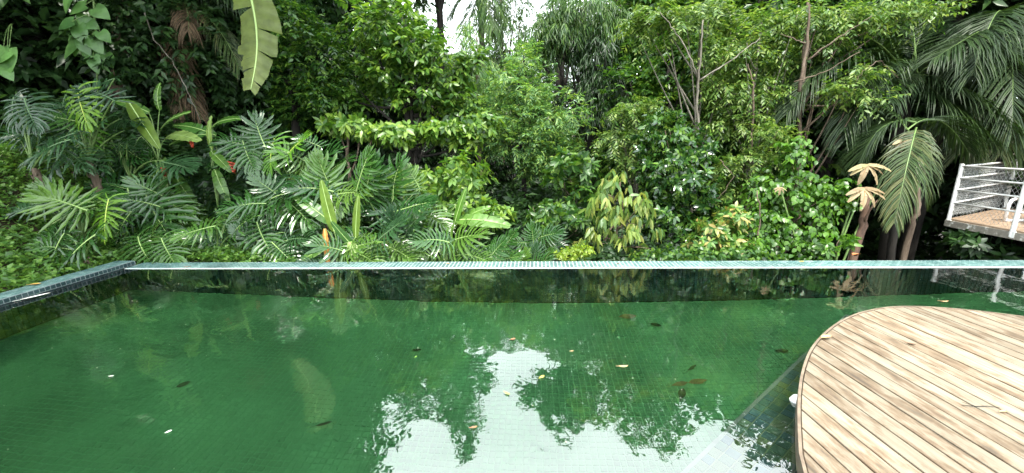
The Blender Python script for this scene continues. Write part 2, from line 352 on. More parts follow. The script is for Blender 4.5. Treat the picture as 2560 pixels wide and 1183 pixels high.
# water: a closed body with green absorption
def water_mat():
    m, n, l, out = newmat("green_pool_water")
    rf = n.new("ShaderNodeBsdfRefraction"); rf.inputs['IOR'].default_value = 1.36; rf.inputs['Roughness'].default_value = 0.0
    gl = n.new("ShaderNodeBsdfGlossy"); gl.inputs['Roughness'].default_value = 0.0
    fr = n.new("ShaderNodeFresnel"); fr.inputs['IOR'].default_value = 2.4
    g = n.new("ShaderNodeMixShader"); l.new(fr.outputs[0], g.inputs[0]); l.new(rf.outputs[0], g.inputs[1]); l.new(gl.outputs[0], g.inputs[2])
    geo = n.new("ShaderNodeNewGeometry")
    n1 = n.new("ShaderNodeTexNoise"); n1.inputs['Scale'].default_value = 2.4; n1.inputs['Detail'].default_value = 3.5; n1.inputs['Roughness'].default_value = 0.5
    n1.inputs['Distortion'].default_value = 0.4
    l.new(geo.outputs['Position'], n1.inputs['Vector'])
    b = n.new("ShaderNodeBump"); b.inputs['Strength'].default_value = 0.22; b.inputs['Distance'].default_value = 0.02
    l.new(n1.outputs['Fac'], b.inputs['Height']); [l.new(b.outputs[0], q.inputs['Normal']) for q in (rf, gl, fr)]
    l.new(g.outputs[0], out.inputs['Surface'])
    v = n.new("ShaderNodeVolumeAbsorption"); v.inputs['Color'].default_value = (0.34, 0.90, 0.42, 1); v.inputs['Density'].default_value = 0.42
    l.new(v.outputs[0], out.inputs['Volume'])
    return m
slab("water", water_mat(), X_L - 0.02, X_R + 0.02, Y_NEAR - 0.02, Y_FAR + 0.02, -DEPTH - 0.02, 0.0)

# submerged ledge under the deck
lp = [onz(1990, 930, -0.25)[:2], onz(1720, 1183, -0.25)[:2]]
ld = nrm(lp[1] - lp[0]); ln = np.array([ld[1], -ld[0]]);
if ln @ (np.array([3, 1.5]) - lp[0]) < 0: ln = -ln
A = lp[0] - ld * 1.2; B = lp[1] + ld * 1.6
poly = np.array([A, B, B + ln * 1.6, A + ln * 1.6])
if np.cross(poly[1] - poly[0], poly[2] - poly[1]) < 0: poly = poly[::-1]
m = MB(); m.prism(poly, -DEPTH + 0.002, -0.35)
ledge = tag(m.build("pool_ledge", simple_mat("ledge_grout", (0.16, 0.22, 0.12), 0.8)), kind="structure")
m = MB(); c_ = (A + B) / 2 + ln * 0.008; an_ = math.atan2(ld[1], ld[0]); m.box((c_[0], c_[1], -0.352), (np.linalg.norm(B - A), 0.022, 0.016), [[math.cos(an_), -math.sin(an_), 0], [math.sin(an_), math.cos(an_), 0], [0, 0, 1]]); m.build('edge_strip', simple_mat('pale_edge', (0.20, 0.25, 0.22), 0.7), ledge)
n3 = np.array([*ln, 0]); d3 = np.array([*ld, 0])
if np.cross(d3, n3)[2] > 0: tile_field(ledge, (*A, -0.35), d3, n3, 60, 24, M_TILE_LEDGE, single=lambda I, J: (I >= 28) & (I < 52) & (J < 12), w=0.068, pitch=0.072)
else: tile_field(ledge, (*B, -0.35), -d3, n3, 60, 24, M_TILE_LEDGE, single=lambda I, J: (I >= 12) & (I < 36) & (J < 12), w=0.068, pitch=0.072)

# wooden deck with a rounded end
Z_D = 0.10
def clip(poly, n, d):     # keep n.p <= d
    outp = []
    for i in range(len(poly)):
        a, b = poly[i], poly[(i + 1) % len(poly)]; da, db = n @ a - d, n @ b - d
        if da <= 0: outp.append(a)
        if (da < 0 < db) or (db < 0 < da): outp.append(a + (b - a) * (da / (da - db)))
    return outp
opx = [(2000, 1183), (1993, 1060), (1994, 985), (2003, 925), (2024, 870), (2060, 830), (2098, 802), (2145, 781), (2200, 769), (2250, 765), (2300, 765.5), (2360, 769), (2430, 775), (2500, 783), (2560, 791)]
outl = [onz(x, y, Z_D)[:2] for x, y in opx]
outl = [np.array([0.86, 0.58])] + outl + [np.array([4.6, 2.72]), np.array([5.6, 2.0]), np.array([6.4, 0.58])]
outl = np.array(outl)
# smooth the outline (corner cutting), keeps it convex
for _ in range(2):
    a, b = outl[:-1], outl[1:]
    outl = np.vstack([outl[:1], np.stack([0.75 * a + 0.25 * b, 0.25 * a + 0.75 * b], 1).reshape(-1, 2), outl[-1:]])
if np.sum(outl[:, 0] * np.roll(outl[:, 1], -1) - np.roll(outl[:, 0], -1) * outl[:, 1]) < 0: outl = outl[::-1]
def wood_mat():
    m, n, l, out = newmat("weathered_deck_wood")
    tc = n.new("ShaderNodeTexCoord"); oi = n.new("ShaderNodeObjectInfo"); geo = n.new("ShaderNodeNewGeometry")
    off = n.new("ShaderNodeVectorMath"); off.operation = 'MULTIPLY_ADD'
    cmb = n.new("ShaderNodeCombineXYZ"); 
    for k in range(3): l.new(oi.outputs['Random'], cmb.inputs[k])
    off.inputs[1].default_value = (1, 1, 1)
    sc_ = n.new("ShaderNodeVectorMath"); sc_.operation = 'SCALE'; sc_.inputs['Scale'].default_value = 37.0; l.new(cmb.outputs[0], sc_.inputs[0])
    l.new(tc.outputs['Object'], off.inputs[0]); l.new(sc_.outputs[0], off.inputs[2])
    mp = n.new("ShaderNodeMapping"); mp.inputs['Scale'].default_value = (0.9, 11, 6); l.new(off.outputs[0], mp.inputs['Vector'])
    grain = n.new("ShaderNodeTexNoise"); grain.inputs['Scale'].default_value = 4.0; grain.inputs['Detail'].default_value = 7.0; grain.inputs['Roughness'].default_value = 0.7
    l.new(mp.outputs[0], grain.inputs['Vector'])
    r = ramp(n, [(0.15, 0.112, 0.078), (0.195, 0.156, 0.11), (0.23, 0.195, 0.142), (0.27, 0.24, 0.185)], [0.25, 0.42, 0.55, 0.75]); l.new(grain.outputs['Fac'], r.inputs['Fac'])
    # worn dark patches, longer along the grain
    mp2 = n.new("ShaderNodeMapping"); mp2.inputs['Scale'].default_value = (2.0, 7, 3); l.new(off.outputs[0], mp2.inputs['Vector'])
    st = n.new("ShaderNodeTexNoise"); st.inputs['Scale'].default_value = 1.6; st.inputs['Detail'].default_value = 8.0; st.inputs['Roughness'].default_value = 0.68
    l.new(mp2.outputs[0], st.inputs['Vector'])
    r2 = ramp(n, [(1, 1, 1), (0.66, 0.54, 0.45), (0.24, 0.20, 0.18)], [0.47, 0.56, 0.68]); l.new(st.outputs['Fac'], r2.inputs['Fac'])
    mul = n.new("ShaderNodeMix"); mul.data_type = 'RGBA'; mul.blend_type = 'MULTIPLY'; mul.inputs[0].default_value = 0.85
    l.new(r.outputs['Color'], mul.inputs[6]); l.new(r2.outputs['Color'], mul.inputs[7])
    mr = n.new("ShaderNodeMapRange"); mr.inputs[3].default_value = 0.82; mr.inputs[4].default_value = 1.18; l.new(oi.outputs['Random'], mr.inputs[0])
    m2 = n.new("ShaderNodeMix"); m2.data_type = 'RGBA'; m2.blend_type = 'MULTIPLY'; m2.inputs[0].default_value = 1.0
    l.new(mul.outputs[2], m2.inputs[6]); l.new(mr.outputs[0], m2.inputs[7])
    p = n.new("ShaderNodeBsdfPrincipled"); p.inputs['Roughness'].default_value = 0.6; p.inputs['Specular IOR Level'].default_value = 0.35
    l.new(m2.outputs[2], p.inputs['Base Color'])
    b = n.new("ShaderNodeBump"); b.inputs['Strength'].default_value = 0.35; b.inputs['Distance'].default_value = 0.004
    l.new(grain.outputs['Fac'], b.inputs['Height']); l.new(b.outputs[0], p.inputs['Normal']); l.new(p.outputs[0], out.inputs['Surface'])
    return m
M_WOOD = wood_mat()
deck = empty("wooden_deck", (3.0, 1.6, Z_D - 0.1), "weathered wooden plank deck with a rounded end jutting over the pool", "deck")
bdir = np.array([math.cos(R(-84)), math.sin(R(-84))]); bn = np.array([-bdir[1], bdir[0]])
if bn[0] < 0: bn = -bn
ang = math.atan2(bdir[1], bdir[0])
PW = 0.102
s0 = (outl @ bn).min() - 0.03
# inset the outline by the trim thickness
ctr = outl.mean(0)
def inset(poly, d):
    e = np.roll(poly, -1, 0) - poly; nn = nrm(np.stack([e[:, 1], -e[:, 0]], -1)); vn = nrm(nn + np.roll(nn, 1, 0)); return poly - vn * d
inn = inset(outl, 0.018)
k = 0
while s0 + k * PW < (outl @ bn).max():
    a0, a1 = s0 + k * PW + 0.005, s0 + (k + 1) * PW - 0.005; k += 1
    pl = clip(clip([p for p in inn], bn, a1), -bn, -a0)
    if len(pl) < 3: continue
    pl = np.array(pl); c = pl.mean(0)
    rel = pl - c; loc2 = np.stack([rel @ bdir, rel @ np.array([-bdir[1], bdir[0]])], -1)
    ar = np.sum(loc2[:, 0] * np.roll(loc2[:, 1], -1) - np.roll(loc2[:, 0], -1) * loc2[:, 1])
    if ar < 0: loc2 = loc2[::-1]
    m = MB(); dz = random.uniform(-0.002, 0.002)
    lo = inset(loc2, 0.0025) if abs(ar) > 0.004 else loc2
    n_ = len(loc2); V = np.vstack([np.c_[loc2, np.full(n_, -0.028)], np.c_[loc2, np.full(n_, -0.003)], np.c_[lo, np.zeros(n_)], [[0, 0, 0]]])
    i_ = np.arange(n_); k_ = (i_ + 1) % n_
    m.add(V, F3=np.c_[2 * n_ + i_, 2 * n_ + k_, np.full(n_, 3 * n_)], F4=np.vstack([np.c_[i_, k_, n_ + k_, n_ + i_], np.c_[n_ + i_, n_ + k_, 2 * n_ + k_, 2 * n_ + i_]]))
    o = m.build("plank", M_WOOD, deck); o.location = (c[0] - 3.0, c[1] - 1.6, 0.1 + dz); o.rotation_euler = (0, 0, ang)
# curved rim boards, and the joists below
n_ = len(outl); rim_in = inset(outl, 0.014); i_ = np.arange(n_); k_ = (i_ + 1) % n_
V = np.vstack([np.c_[outl, np.full(n_, -0.085)], np.c_[outl, np.full(n_, 0.002)], np.c_[rim_in, np.full(n_, 0.002)], np.c_[rim_in, np.full(n_, -0.085)]]) + [-3.0, -1.6, 0.1]
mobj("edge_trim", V, [np.vstack([np.c_[i_, k_, n_ + k_, n_ + i_], np.c_[n_ + i_, n_ + k_, 2 * n_ + k_, 2 * n_ + i_], np.c_[2 * n_ + i_, 2 * n_ + k_, 3 * n_ + k_, 3 * n_ + i_]])], simple_mat("rim_wood", (0.2, 0.15, 0.1), 0.7, noise=([(0.09, 0.065, 0.045), (0.22, 0.17, 0.12)], 12, (1, 1, 1))), deck)
for sx, sy in ((1.75, 1.2), (2.3, 2.6), (3.6, 2.75), (4.6, 1.5), (3.0, 1.3)):
    m = MB(); m.box((sx, sy, (Z_D - 0.12 - DEPTH) / 2), (0.09, 0.09, DEPTH + Z_D - 0.12)); m.build("support_post", M_BARK_DARK, deck, loc=(3.0, 1.6, Z_D - 0.1))
for sy in (1.25, 2.1, 2.8):
    xs = [p for p in clip(clip([q for q in inn], np.array([0, 1.0]), sy + 0.02), np.array([0, -1.0]), -sy + 0.02)]
    xa, xb = min(p[0] for p in xs) + 0.1, max(p[0] for p in xs) - 0.1
    m = MB(); m.box(((xa + xb) / 2, sy, Z_D - 0.075), (xb - xa, 0.045, 0.09)); m.build("joist", M_BARK_DARK, deck, loc=(3.0, 1.6, Z_D - 0.1))
# ------------------------------------------------------------------ white railing on a small platform beyond the pool
Z_P = 0.10
c0 = onz(2372, 547, Z_P)[:2]; c1 = onz(2532, 576, Z_P)[:2]
fd = nrm(c1 - c0)                                    # front edge direction, towards the viewer's right
bk = at(2556, 405, 8.3); bdv = nrm(bk[:2] - c0)      # back side direction
plat = empty("platform", (c0[0] + 0.5, c0[1], Z_P - 0.1), "small boarded platform with flaking concrete edge beyond the pool on the right", "platform")
pl0 = np.array([plat.location.x, plat.location.y, plat.location.z])
FL, BL = 2.6, 2.4
q = [c0 - fd * 0.04 - bdv * 0.04, c0 + fd * FL, c0 + fd * FL + bdv * BL, c0 + bdv * BL]
q = np.array(q)
if np.cross(q[1] - q[0], q[2] - q[1]) < 0: q = q[::-1]
m = MB(); m.prism(q, Z_P - 0.13, Z_P - 0.022); m.build("edge_beam", M_CONCRETE, plat, loc=pl0)
M_PLANK2 = simple_mat("platform_wood", (0.3, 0.2, 0.13), 0.7, noise=([(0.16, 0.11, 0.07), (0.30, 0.21, 0.14), (0.42, 0.31, 0.22)], 6.0, (1, 6, 1)))
pn = np.array([-fd[1], fd[0]]); pn = pn if pn @ bdv > 0 else -pn
pq = inset(q, 0.03); lo_, hi_ = (pq @ pn).min(), (pq @ pn).max(); k = 0
while lo_ + k * 0.1 < hi_:
    pp = clip(clip([p for p in pq], pn, lo_ + (k + 1) * 0.1 - 0.004), -pn, -(lo_ + k * 0.1 + 0.004)); k += 1
    if len(pp) < 3: continue
    m = MB(); m.prism(np.array(pp), Z_P - 0.021, Z_P); m.build("plank", M_PLANK2, plat, loc=pl0)
for f_, b_ in ((0.5, 0.35), (2.2, 0.35), (0.6, 1.6), (2.2, 1.9)):
    p = c0 + fd * f_ + bdv * b_; zt = float(terrain(p[0], p[1])) - 0.1
    m = MB(); m.tube([(p[0], p[1], zt), (p[0], p[1], Z_P - 0.13)], 0.06, 8); m.build("support_post", M_BARK_DARK, plat, loc=pl0)

rail = empty("railing", (c0[0], c0[1], Z_P), "white painted tube railing with wire mesh around the platform", "railing")
rl0 = np.array([c0[0], c0[1], Z_P])
RH = 0.93
def post(p, h=RH):
    m = MB(); m.tube([(p[0], p[1], Z_P - 0.10), (p[0], p[1], Z_P + h)], 0.029, 10)
    m.tube([(p[0], p[1], Z_P + h), (p[0], p[1], Z_P + h + 0.012)], [0.033, 0.025], 10)
    o = m.build("post", M_WHITE, rail, smooth=False, loc=rl0)
    m = MB(); m.box((p[0], p[1] - 0.03, Z_P - 0.06), (0.05, 0.05, 0.1)); m.build("foot_bracket", M_WHITE, o, loc=rl0)
post(c0)
fp = [c0 + fd * d for d in (np.linalg.norm(c1 - c0), FL)]
bp = [c0 + bdv * d for d in (BL,)]
for p in fp + bp: post(p)
for hz in (0.28, 0.50, 0.70, 0.90):
    for seq in ([c0] + fp, [c0] + bp):
        m = MB(); P = np.array([[p[0], p[1], Z_P + hz] for p in seq]); m.tube(P, 0.015, 8); m.build("rail", M_WHITE, rail, smooth=True, loc=rl0)
def chain(a, b, name):
    n_, ext = int(np.linalg.norm(b - a) / 0.062), 0.86
    m = MB(); L = np.linalg.norm(b - a); d = (b - a) / L; off = np.array([-d[1], d[0]]) * 0.022
    for sgn in (1, -1):
        for k in range(-16, n_ + 17):
            u0 = k * 0.062; P = []
            for t in np.linspace(0, 1, 15):
                u = u0 + sgn * t * ext * 0.72
                if 0 <= u <= L: P.append((*(a + d * u + off * (1 + 0.12 * sgn)), Z_P + 0.03 + t * ext + 0.012 * math.sin(u * 5) * (1 - t)))
            if len(P) > 1: m.tube(P, 0.0022, 3, cap=False)
    m.build(name, M_WIRE, rail, loc=rl0)
chain(c0, bp[-1], "wire_mesh"); chain(c0, fp[-1], "wire_mesh")

# white tubular chair, its bent leg shows at the frame's edge
chp = onz(2575, 566, Z_P) + np.array([0.28, -0.05, 0]); ch = empty("tube_chair", chp, "white bent tube chair standing on the platform behind the railing", "chair"); z0 = chp
def cpart(name, pts, r=0.024):
    m = MB(); m.tube(np.array(pts), r, 8); m.build(name, M_PLASTIC, ch, smooth=True)
for sy in (0, 0.42):
    cpart("leg_frame", [(-0.25, sy, 0.03), (-0.25, sy, 0.30), (-0.22, sy, 0.36), (-0.16, sy, 0.385), (0.25, sy, 0.40), (0.32, sy, 0.80)])
    cpart("runner", [(-0.25, sy, 0.03), (-0.2, sy, 0.022), (0.2, sy, 0.022), (0.25, sy, 0.06), (0.25, sy, 0.40)])
m = MB(); m.box((0.03, 0.21, 0.41), (0.42, 0.40, 0.03)); m.build("seat", M_PLASTIC, ch)
m = MB(); m.box((0.31, 0.21, 0.66), (0.03, 0.40, 0.26)); m.build("backrest", M_PLASTIC, ch)
# ------------------------------------------------------------------ foliage builders
UP = np.array([0, 0, 1.0])
def leaf_arrays(P, D, Nn, L, W, shape=4, fold=0.12, droop=0.12):
    """P base, D direction, Nn normal, all (N,3); returns verts and triangles. shape 2, 4 or 8 triangles per leaf"""
    D = nrm(D); S = nrm(np.cross(D, Nn)); Nn = np.cross(S, D); n = len(P)
    L = L[:, None]; W = W[:, None]
    z = -np.array([0, 0, 1.0])[None] * L
    if shape == 2:
        V = np.stack([P, P + D * L * 0.45 + S * W * 0.5 + Nn * W * fold, P + D * L + z * droop, P + D * L * 0.45 - S * W * 0.5 + Nn * W * fold], 1)
        T = np.array([[0, 1, 2], [0, 2, 3]])
    elif shape == 4:
        V = np.stack([P, P + D * L * 0.42 + S * W * 0.5 + Nn * W * fold + z * droop * 0.2, P + D * L * 0.48 + z * droop * 0.15, P + D * L * 0.42 - S * W * 0.5 + Nn * W * fold + z * droop * 0.2, P + D * L + z * droop], 1)
        T = np.array([[0, 1, 2], [0, 2, 3], [1, 4, 2], [2, 4, 3]])
    else:
        a, b = 0.28, 0.66
        V = np.stack([P, P + D * L * a + S * W * 0.46 + Nn * W * fold, P + D * L * a + Nn * L * 0.03, P + D * L * a - S * W * 0.46 + Nn * W * fold,
                      P + D * L * b + S * W * 0.40 + Nn * W * fold * 0.7 + z * droop * 0.45, P + D * L * b + z * droop * 0.4, P + D * L * b - S * W * 0.40 + Nn * W * fold * 0.7 + z * droop * 0.45,
                      P + D * L * 0.97 + z * droop], 1)
        T = np.array([[0, 1, 2], [0, 2, 3], [1, 4, 5], [1, 5, 2], [2, 5, 6], [2, 6, 3], [4, 7, 5], [5, 7, 6]])
    nv = V.shape[1]
    F = (np.arange(n) * nv)[:, None, None] + T[None]
    return V.reshape(-1, 3), F.reshape(-1, 3)

# K leaves per spray, S spray length, L, W leaf size, al angle off the twig, dr leaf droop, td twig droop, ros rosette, nj normal jitter
KIND = dict(
    broad=dict(K=9, S=0.36, L=0.135, W=0.058, al=52, dr=0.25, td=0.25, nj=0.45, shape=4, mat=None),
    big=dict(K=7, S=0.42, L=0.24, W=0.115, al=55, dr=0.35, td=0.2, nj=0.45, shape=4),
    medium=dict(K=8, S=0.34, L=0.18, W=0.08, al=55, dr=0.35, td=0.25, nj=0.4, shape=8),
    fine=dict(K=13, S=0.36, L=0.12, W=0.032, al=48, dr=0.16, td=0.22, nj=0.4, shape=2),
    bamboo=dict(K=8, S=0.30, L=0.19, W=0.021, al=30, dr=0.75, td=0.7, nj=0.6, shape=2),
    whorl=dict(K=9, S=0.07, L=0.20, W=0.078, al=72, dr=0.22, td=0.0, ros=True, nj=0.25, shape=8),
    glossy=dict(K=9, S=0.10, L=0.135, W=0.056, al=58, dr=0.05, td=0.0, ros=True, nj=0.3, shape=8),
    pinnate=dict(K=20, S=0.46, L=0.105, W=0.034, al=64, dr=0.22, td=0.38, nj=0.15, shape=4),
    spray=dict(K=11, S=0.40, L=0.105, W=0.036, al=50, dr=0.35, td=0.30, nj=0.35, shape=4),
    pendant=dict(K=6, S=0.14, L=0.27, W=0.082, al=60, dr=1.9, td=0.2, ros=True, nj=0.6, shape=8),
    vine=dict(K=7, S=0.30, L=0.095, W=0.070, al=60, dr=0.75, td=0.5, nj=0.35, shape=8),
    heart=dict(K=6, S=0.36, L=0.20, W=0.16, al=55, dr=0.8, td=0.4, nj=0.35, shape=8),
    far=dict(K=8, S=0.5, L=0.24, W=0.10, al=52, dr=0.35, td=0.3, nj=0.6, shape=2),
    canopy=dict(K=8, S=0.8, L=0.42, W=0.19, al=52, dr=0.35, td=0.3, nj=0.6, shape=2),
    willow=dict(K=14, S=0.6, L=0.15, W=0.022, al=28, dr=0.8, td=0.9, nj=0.6, shape=2),
    cover=dict(K=5, S=0.10, L=0.085, W=0.055, al=65, dr=0.15, td=0.0, ros=True, nj=0.3, shape=4),
)
def spray_arrays(C, D, kind, size=1.0):
    k = KIND[kind]; K = k['K']; n = len(C); D = nrm(D); S = k['S'] * size * rng.uniform(0.7, 1.25, (n, 1))
    t = ((np.arange(K) + 0.6) / K)[None, :, None]
    td = k['td']
    P = C[:, None] + D[:, None] * S[:, None] * t - UP * (td * S[:, None] * t ** 2)
    T = nrm(np.repeat(D[:, None], K, 1) - UP * 2 * td * t)
    side = nrm(np.cross(D, UP) + rng.normal(0, 0.25, (n, 3)))[:, None]
    side = nrm(side - T * np.sum(side * T, -1, keepdims=True)); upv = np.cross(side, T)
    upv = np.where(upv[..., 2:3] < 0, -upv, upv)
    al = R(k['al']) * rng.uniform(0.75, 1.25, (n, K, 1))
    if k.get('ros'):
        psi = (np.arange(K) * 2.4)[None, :, None] + rng.uniform(0, 6.28, (n, 1, 1))
        Q = side * np.cos(psi) + upv * np.sin(psi)
        LD = T * np.cos(al) + Q * np.sin(al); NN = T * np.sin(al) - Q * np.cos(al) * 0.6 + UP * 0.35
    else:
        s = np.where(np.arange(K) % 2 == 0, 1.0, -1.0)[None, :, None]
        LD = T * np.cos(al) + side * s * np.sin(al); NN = upv + UP * 0.3
    LD = nrm(LD - UP * k['dr'] * rng.uniform(0.5, 1.4, (n, K, 1)) + rng.normal(0, 0.13, (n, K, 3)))
    NN = nrm(NN + rng.normal(0, k['nj'], (n, K, 3)))
    prof = 1 - 0.35 * np.abs(t[..., 0] - 0.45)
    Ls = (k['L'] * size * prof * rng.uniform(0.7, 1.25, (n, K))).ravel(); Ws = Ls * (k['W'] / k['L']) * rng.uniform(0.85, 1.15, n * K)
    V, F = leaf_arrays(P.reshape(-1, 3), LD.reshape(-1, 3), NN.reshape(-1, 3), Ls, Ws, k['shape'])
    return V, F
def blob_points(c, r, n, shell=0.55, lump=0.35):
    """points towards the outside of a lumpy ellipsoid, and their outward directions"""
    d = nrm(rng.normal(0, 1, (n, 3)))
    ph = rng.uniform(0, 6.28, 6); fr = rng.uniform(2, 4.5, (3, 3))
    lum = sum(np.sin(d @ fr[i] * 1.6 + ph[i]) for i in range(3)) / 3
    rad = (rng.uniform(0, 1, n) ** (1 / 3) * (1 - shell) + shell * rng.uniform(0.75, 1.0, n)) * (1 + lump * lum)
    return c + d * rad[:, None] * np.asarray(r), d
def crown_arrays(blobs, kind, cov, size=1.0, upb=0.5, shell=0.55, lump=0.35):
    k = KIND[kind]; Vs, Fs, n0 = [], [], 0
    la = k['K'] * k['L'] * k['W'] * size * size * 0.5
    for c, r in blobs:
        r = np.asarray(r, float); area = 4 * np.pi * ((r[0] * r[1]) ** 1.6 / 3 + (r[0] * r[2]) ** 1.6 / 3 + (r[1] * r[2]) ** 1.6 / 3) ** (1 / 1.6)
        n = max(4, int(cov * area / la))
        C, d = blob_points(np.asarray(c), r, n, shell, lump)
        D = nrm(d * np.array([1, 1, 0.7]) + UP * upb * rng.uniform(-0.4, 1, (n, 1)) + rng.normal(0, 0.35, (n, 3)))
        V, F = spray_arrays(C - D * k['S'] * size * 0.5, D, kind, size)
        Vs.append(V); Fs.append(F + n0); n0 += len(V)
    return np.vstack(Vs), np.vstack(Fs)
def pblob(px, py, Y, rx, ry, rd):
    """blob from pixel centre, distance, pixel half sizes and depth in metres"""
    c = at(px, py, Y); rx_m = abs(at(px + rx, py, Y)[0] - at(px - rx, py, Y)[0]) / 2; rz_m = abs(at(px, py - ry, Y)[2] - at(px, py + ry, Y)[2]) / 2
    return c, np.array([rx_m, rd, rz_m])
def trunk_mesh(pts, r0, r1, limbs, mat, name, parent, base, sides=8):
    m = MB(); P = np.asarray(pts, float); n = len(P)
    # smooth path
    t = np.linspace(0, n - 1, n * 4); Q = np.stack([np.interp(t, np.arange(n), P[:, i]) for i in range(3)], -1)
    Q[1:-1] += rng.normal(0, 0.012, (len(Q) - 2, 3))
    m.tube(Q, np.linspace(r0, r1, len(Q)), sides)
    for a, b, ra, rb in limbs:
        a, b = np.asarray(a, float), np.asarray(b, float); mid = (a + b) / 2 + rng.normal(0, 0.08, 3) - np.array([0, 0, 0.08 * np.linalg.norm(b - a)])
        m.tube(bez(a, mid, b, 7), np.linspace(ra, rb, 7), 5)
    return m.build(name, mat, parent, smooth=True, loc=base)
def tree(name, label, cat, base_xy, blobs, kind, mat, cov=1.6, size=1.0, bark=M_BARK, r0=0.09, lean=None, group=None, upb=0.5, shell=0.55, lump=0.35, top=None, trunk=True, extra=None, zbase=None):
    bx, by = base_xy; bz = float(terrain(bx, by)) - 0.03 if zbase is None else zbase
    e = empty(name, (bx, by, bz), label, cat, group); base = np.array([bx, by, bz])
    V, F = crown_arrays(blobs, kind, cov, size, upb, shell, lump)
    if extra is not None:
        for ek, eb, ec in extra:
            V2, F2 = crown_arrays(eb, ek, ec, size, upb, shell, lump); F = np.vstack([F, F2 + len(V)]); V = np.vstack([V, V2])
    mobj("crown", V - base, [F], mat, e, smooth=True)
    if trunk:
        cen = np.array([b[0] for b in blobs]); tp = np.asarray(top) if top is not None else np.array([*(cen[:, :2].mean(0) * 0.6 + np.array([bx, by]) * 0.4), cen[:, 2].max()])
        pts = [base, base + (tp - base) * 0.35 + np.array([*rng.normal(0, 0.06, 2), 0]), base + (tp - base) * 0.7 + np.array([*rng.normal(0, 0.06, 2), 0]), tp]
        limbs = []
        for c, r in blobs:
            for q in range(2):
                f_ = rng.uniform(0.3, 0.85); a = base + (tp - base) * f_
                if c[2] < a[2]: a = base + (tp - base) * min(0.85, max(0.15, (c[2] - 0.5 * r[2] - bz) / max(tp[2] - bz, 0.1)))
                limbs.append((a, np.asarray(c) + rng.normal(0, 0.3, 3) * r, r0 * 0.4, r0 * 0.1))
        trunk_mesh(pts, r0, r0 * 0.35, limbs, bark, "trunk", e, base)
    return e

# lobed philodendron leaf: base at the origin, midrib along +Y, upper side +Z, unit length
def philo_mesh(name, seed, mats, droop=0.22, wide=1.0):
    g = np.random.default_rng(seed); V, F3, F3r = [], [], []
    def mid(t): return np.array([0.03 * math.sin(3 * t + seed), t, 0.05 * t - droop * t * t])
    nl = 13
    for side in (-1, 1):
        for i in range(nl):
            f_ = i / (nl - 1); t0 = 0.01 + 0.86 * f_ ** 0.92
            a = R(138 - 118 * f_ ** 0.75 + g.normal(0, 4)); ln = wide * (0.38 + 0.20 * math.sin(math.pi * min(1, 0.22 + 0.72 * f_)) - 0.30 * f_ ** 2.5) * g.uniform(0.9, 1.1)
            if i == 0: ln *= 0.8
            w = 0.0165 + 0.010 * math.sin(math.pi * f_); b0 = mid(t0); n = 7; idx = []
            bend = R(-24 + 10 * g.normal()); dr = g.uniform(0.16, 0.46); lift = 0.16
            p = b0.copy(); pts = [p.copy()]
            for s_ in range(1, n):
                u = s_ / (n - 1); aa = a + bend * u
                p = p + np.array([side * math.sin(aa), math.cos(aa), lift - 2 * dr * u]) * ln / (n - 1); pts.append(p.copy())
            for s_, p in enumerate(pts):
                u = s_ / (n - 1); aa = a + bend * u; perp = np.array([-side * math.cos(aa), math.sin(aa), 0]) * side
                prof = (0.75 + 0.55 * math.sin(math.pi * min(1, u * 1.05)) ** 0.8) * (1 - 0.15 * u) * (1 + 0.38 * math.sin(u * 17 + i * 2.1 + seed))
                ww = w * prof if s_ < n - 1 else 0.002
                k0 = len(V); V += [p + perp * ww + np.array([0, 0, 0.28 * ww]), p, p - perp * ww + np.array([0, 0, 0.28 * ww])]; idx.append(k0)
            for q, r_ in zip(idx[:-1], idx[1:]):
                F3 += [[q, r_, r_ + 1], [q, r_ + 1, q + 1], [q + 1, r_ + 1, r_ + 2], [q + 1, r_ + 2, q + 2]]
    # blade along the midrib and the end lobe
    n = 14; idx = []
    for s_ in range(n + 1):
        t = s_ / n * 1.08; w = 0.025 * (1 - 0.5 * t) if t < 0.9 else 0.055 * (1.08 - t) / 0.18 + 0.001; p = mid(t); k0 = len(V)
        V += [p + np.array([w, 0, 0.2 * w]), p, p + np.array([-w, 0, 0.2 * w])]; idx.append(k0)
    for q, r_ in zip(idx[:-1], idx[1:]): F3 += [[q, r_, r_ + 1], [q, r_ + 1, q + 1], [q + 1, r_ + 1, r_ + 2], [q + 1, r_ + 2, q + 2]]
    # raised rib
    idx = []
    for s_ in range(n + 1):
        t = s_ / n * 1.02; w = 0.010 * (1 - 0.8 * t / 1.02); p = mid(t); k0 = len(V); V += [p + np.array([w, 0, 0.004]), p + np.array([0, 0, 0.013]), p + np.array([-w, 0, 0.004])]; idx.append(k0)
    for q, r_ in zip(idx[:-1], idx[1:]): F3r += [[q, r_, r_ + 1], [q, r_ + 1, q + 1], [q + 1, r_ + 1, r_ + 2], [q + 1, r_ + 2, q + 2]]
    return mesh_from(name, V, [F3, F3r], mats, smooth=False, fm=[0, 1])
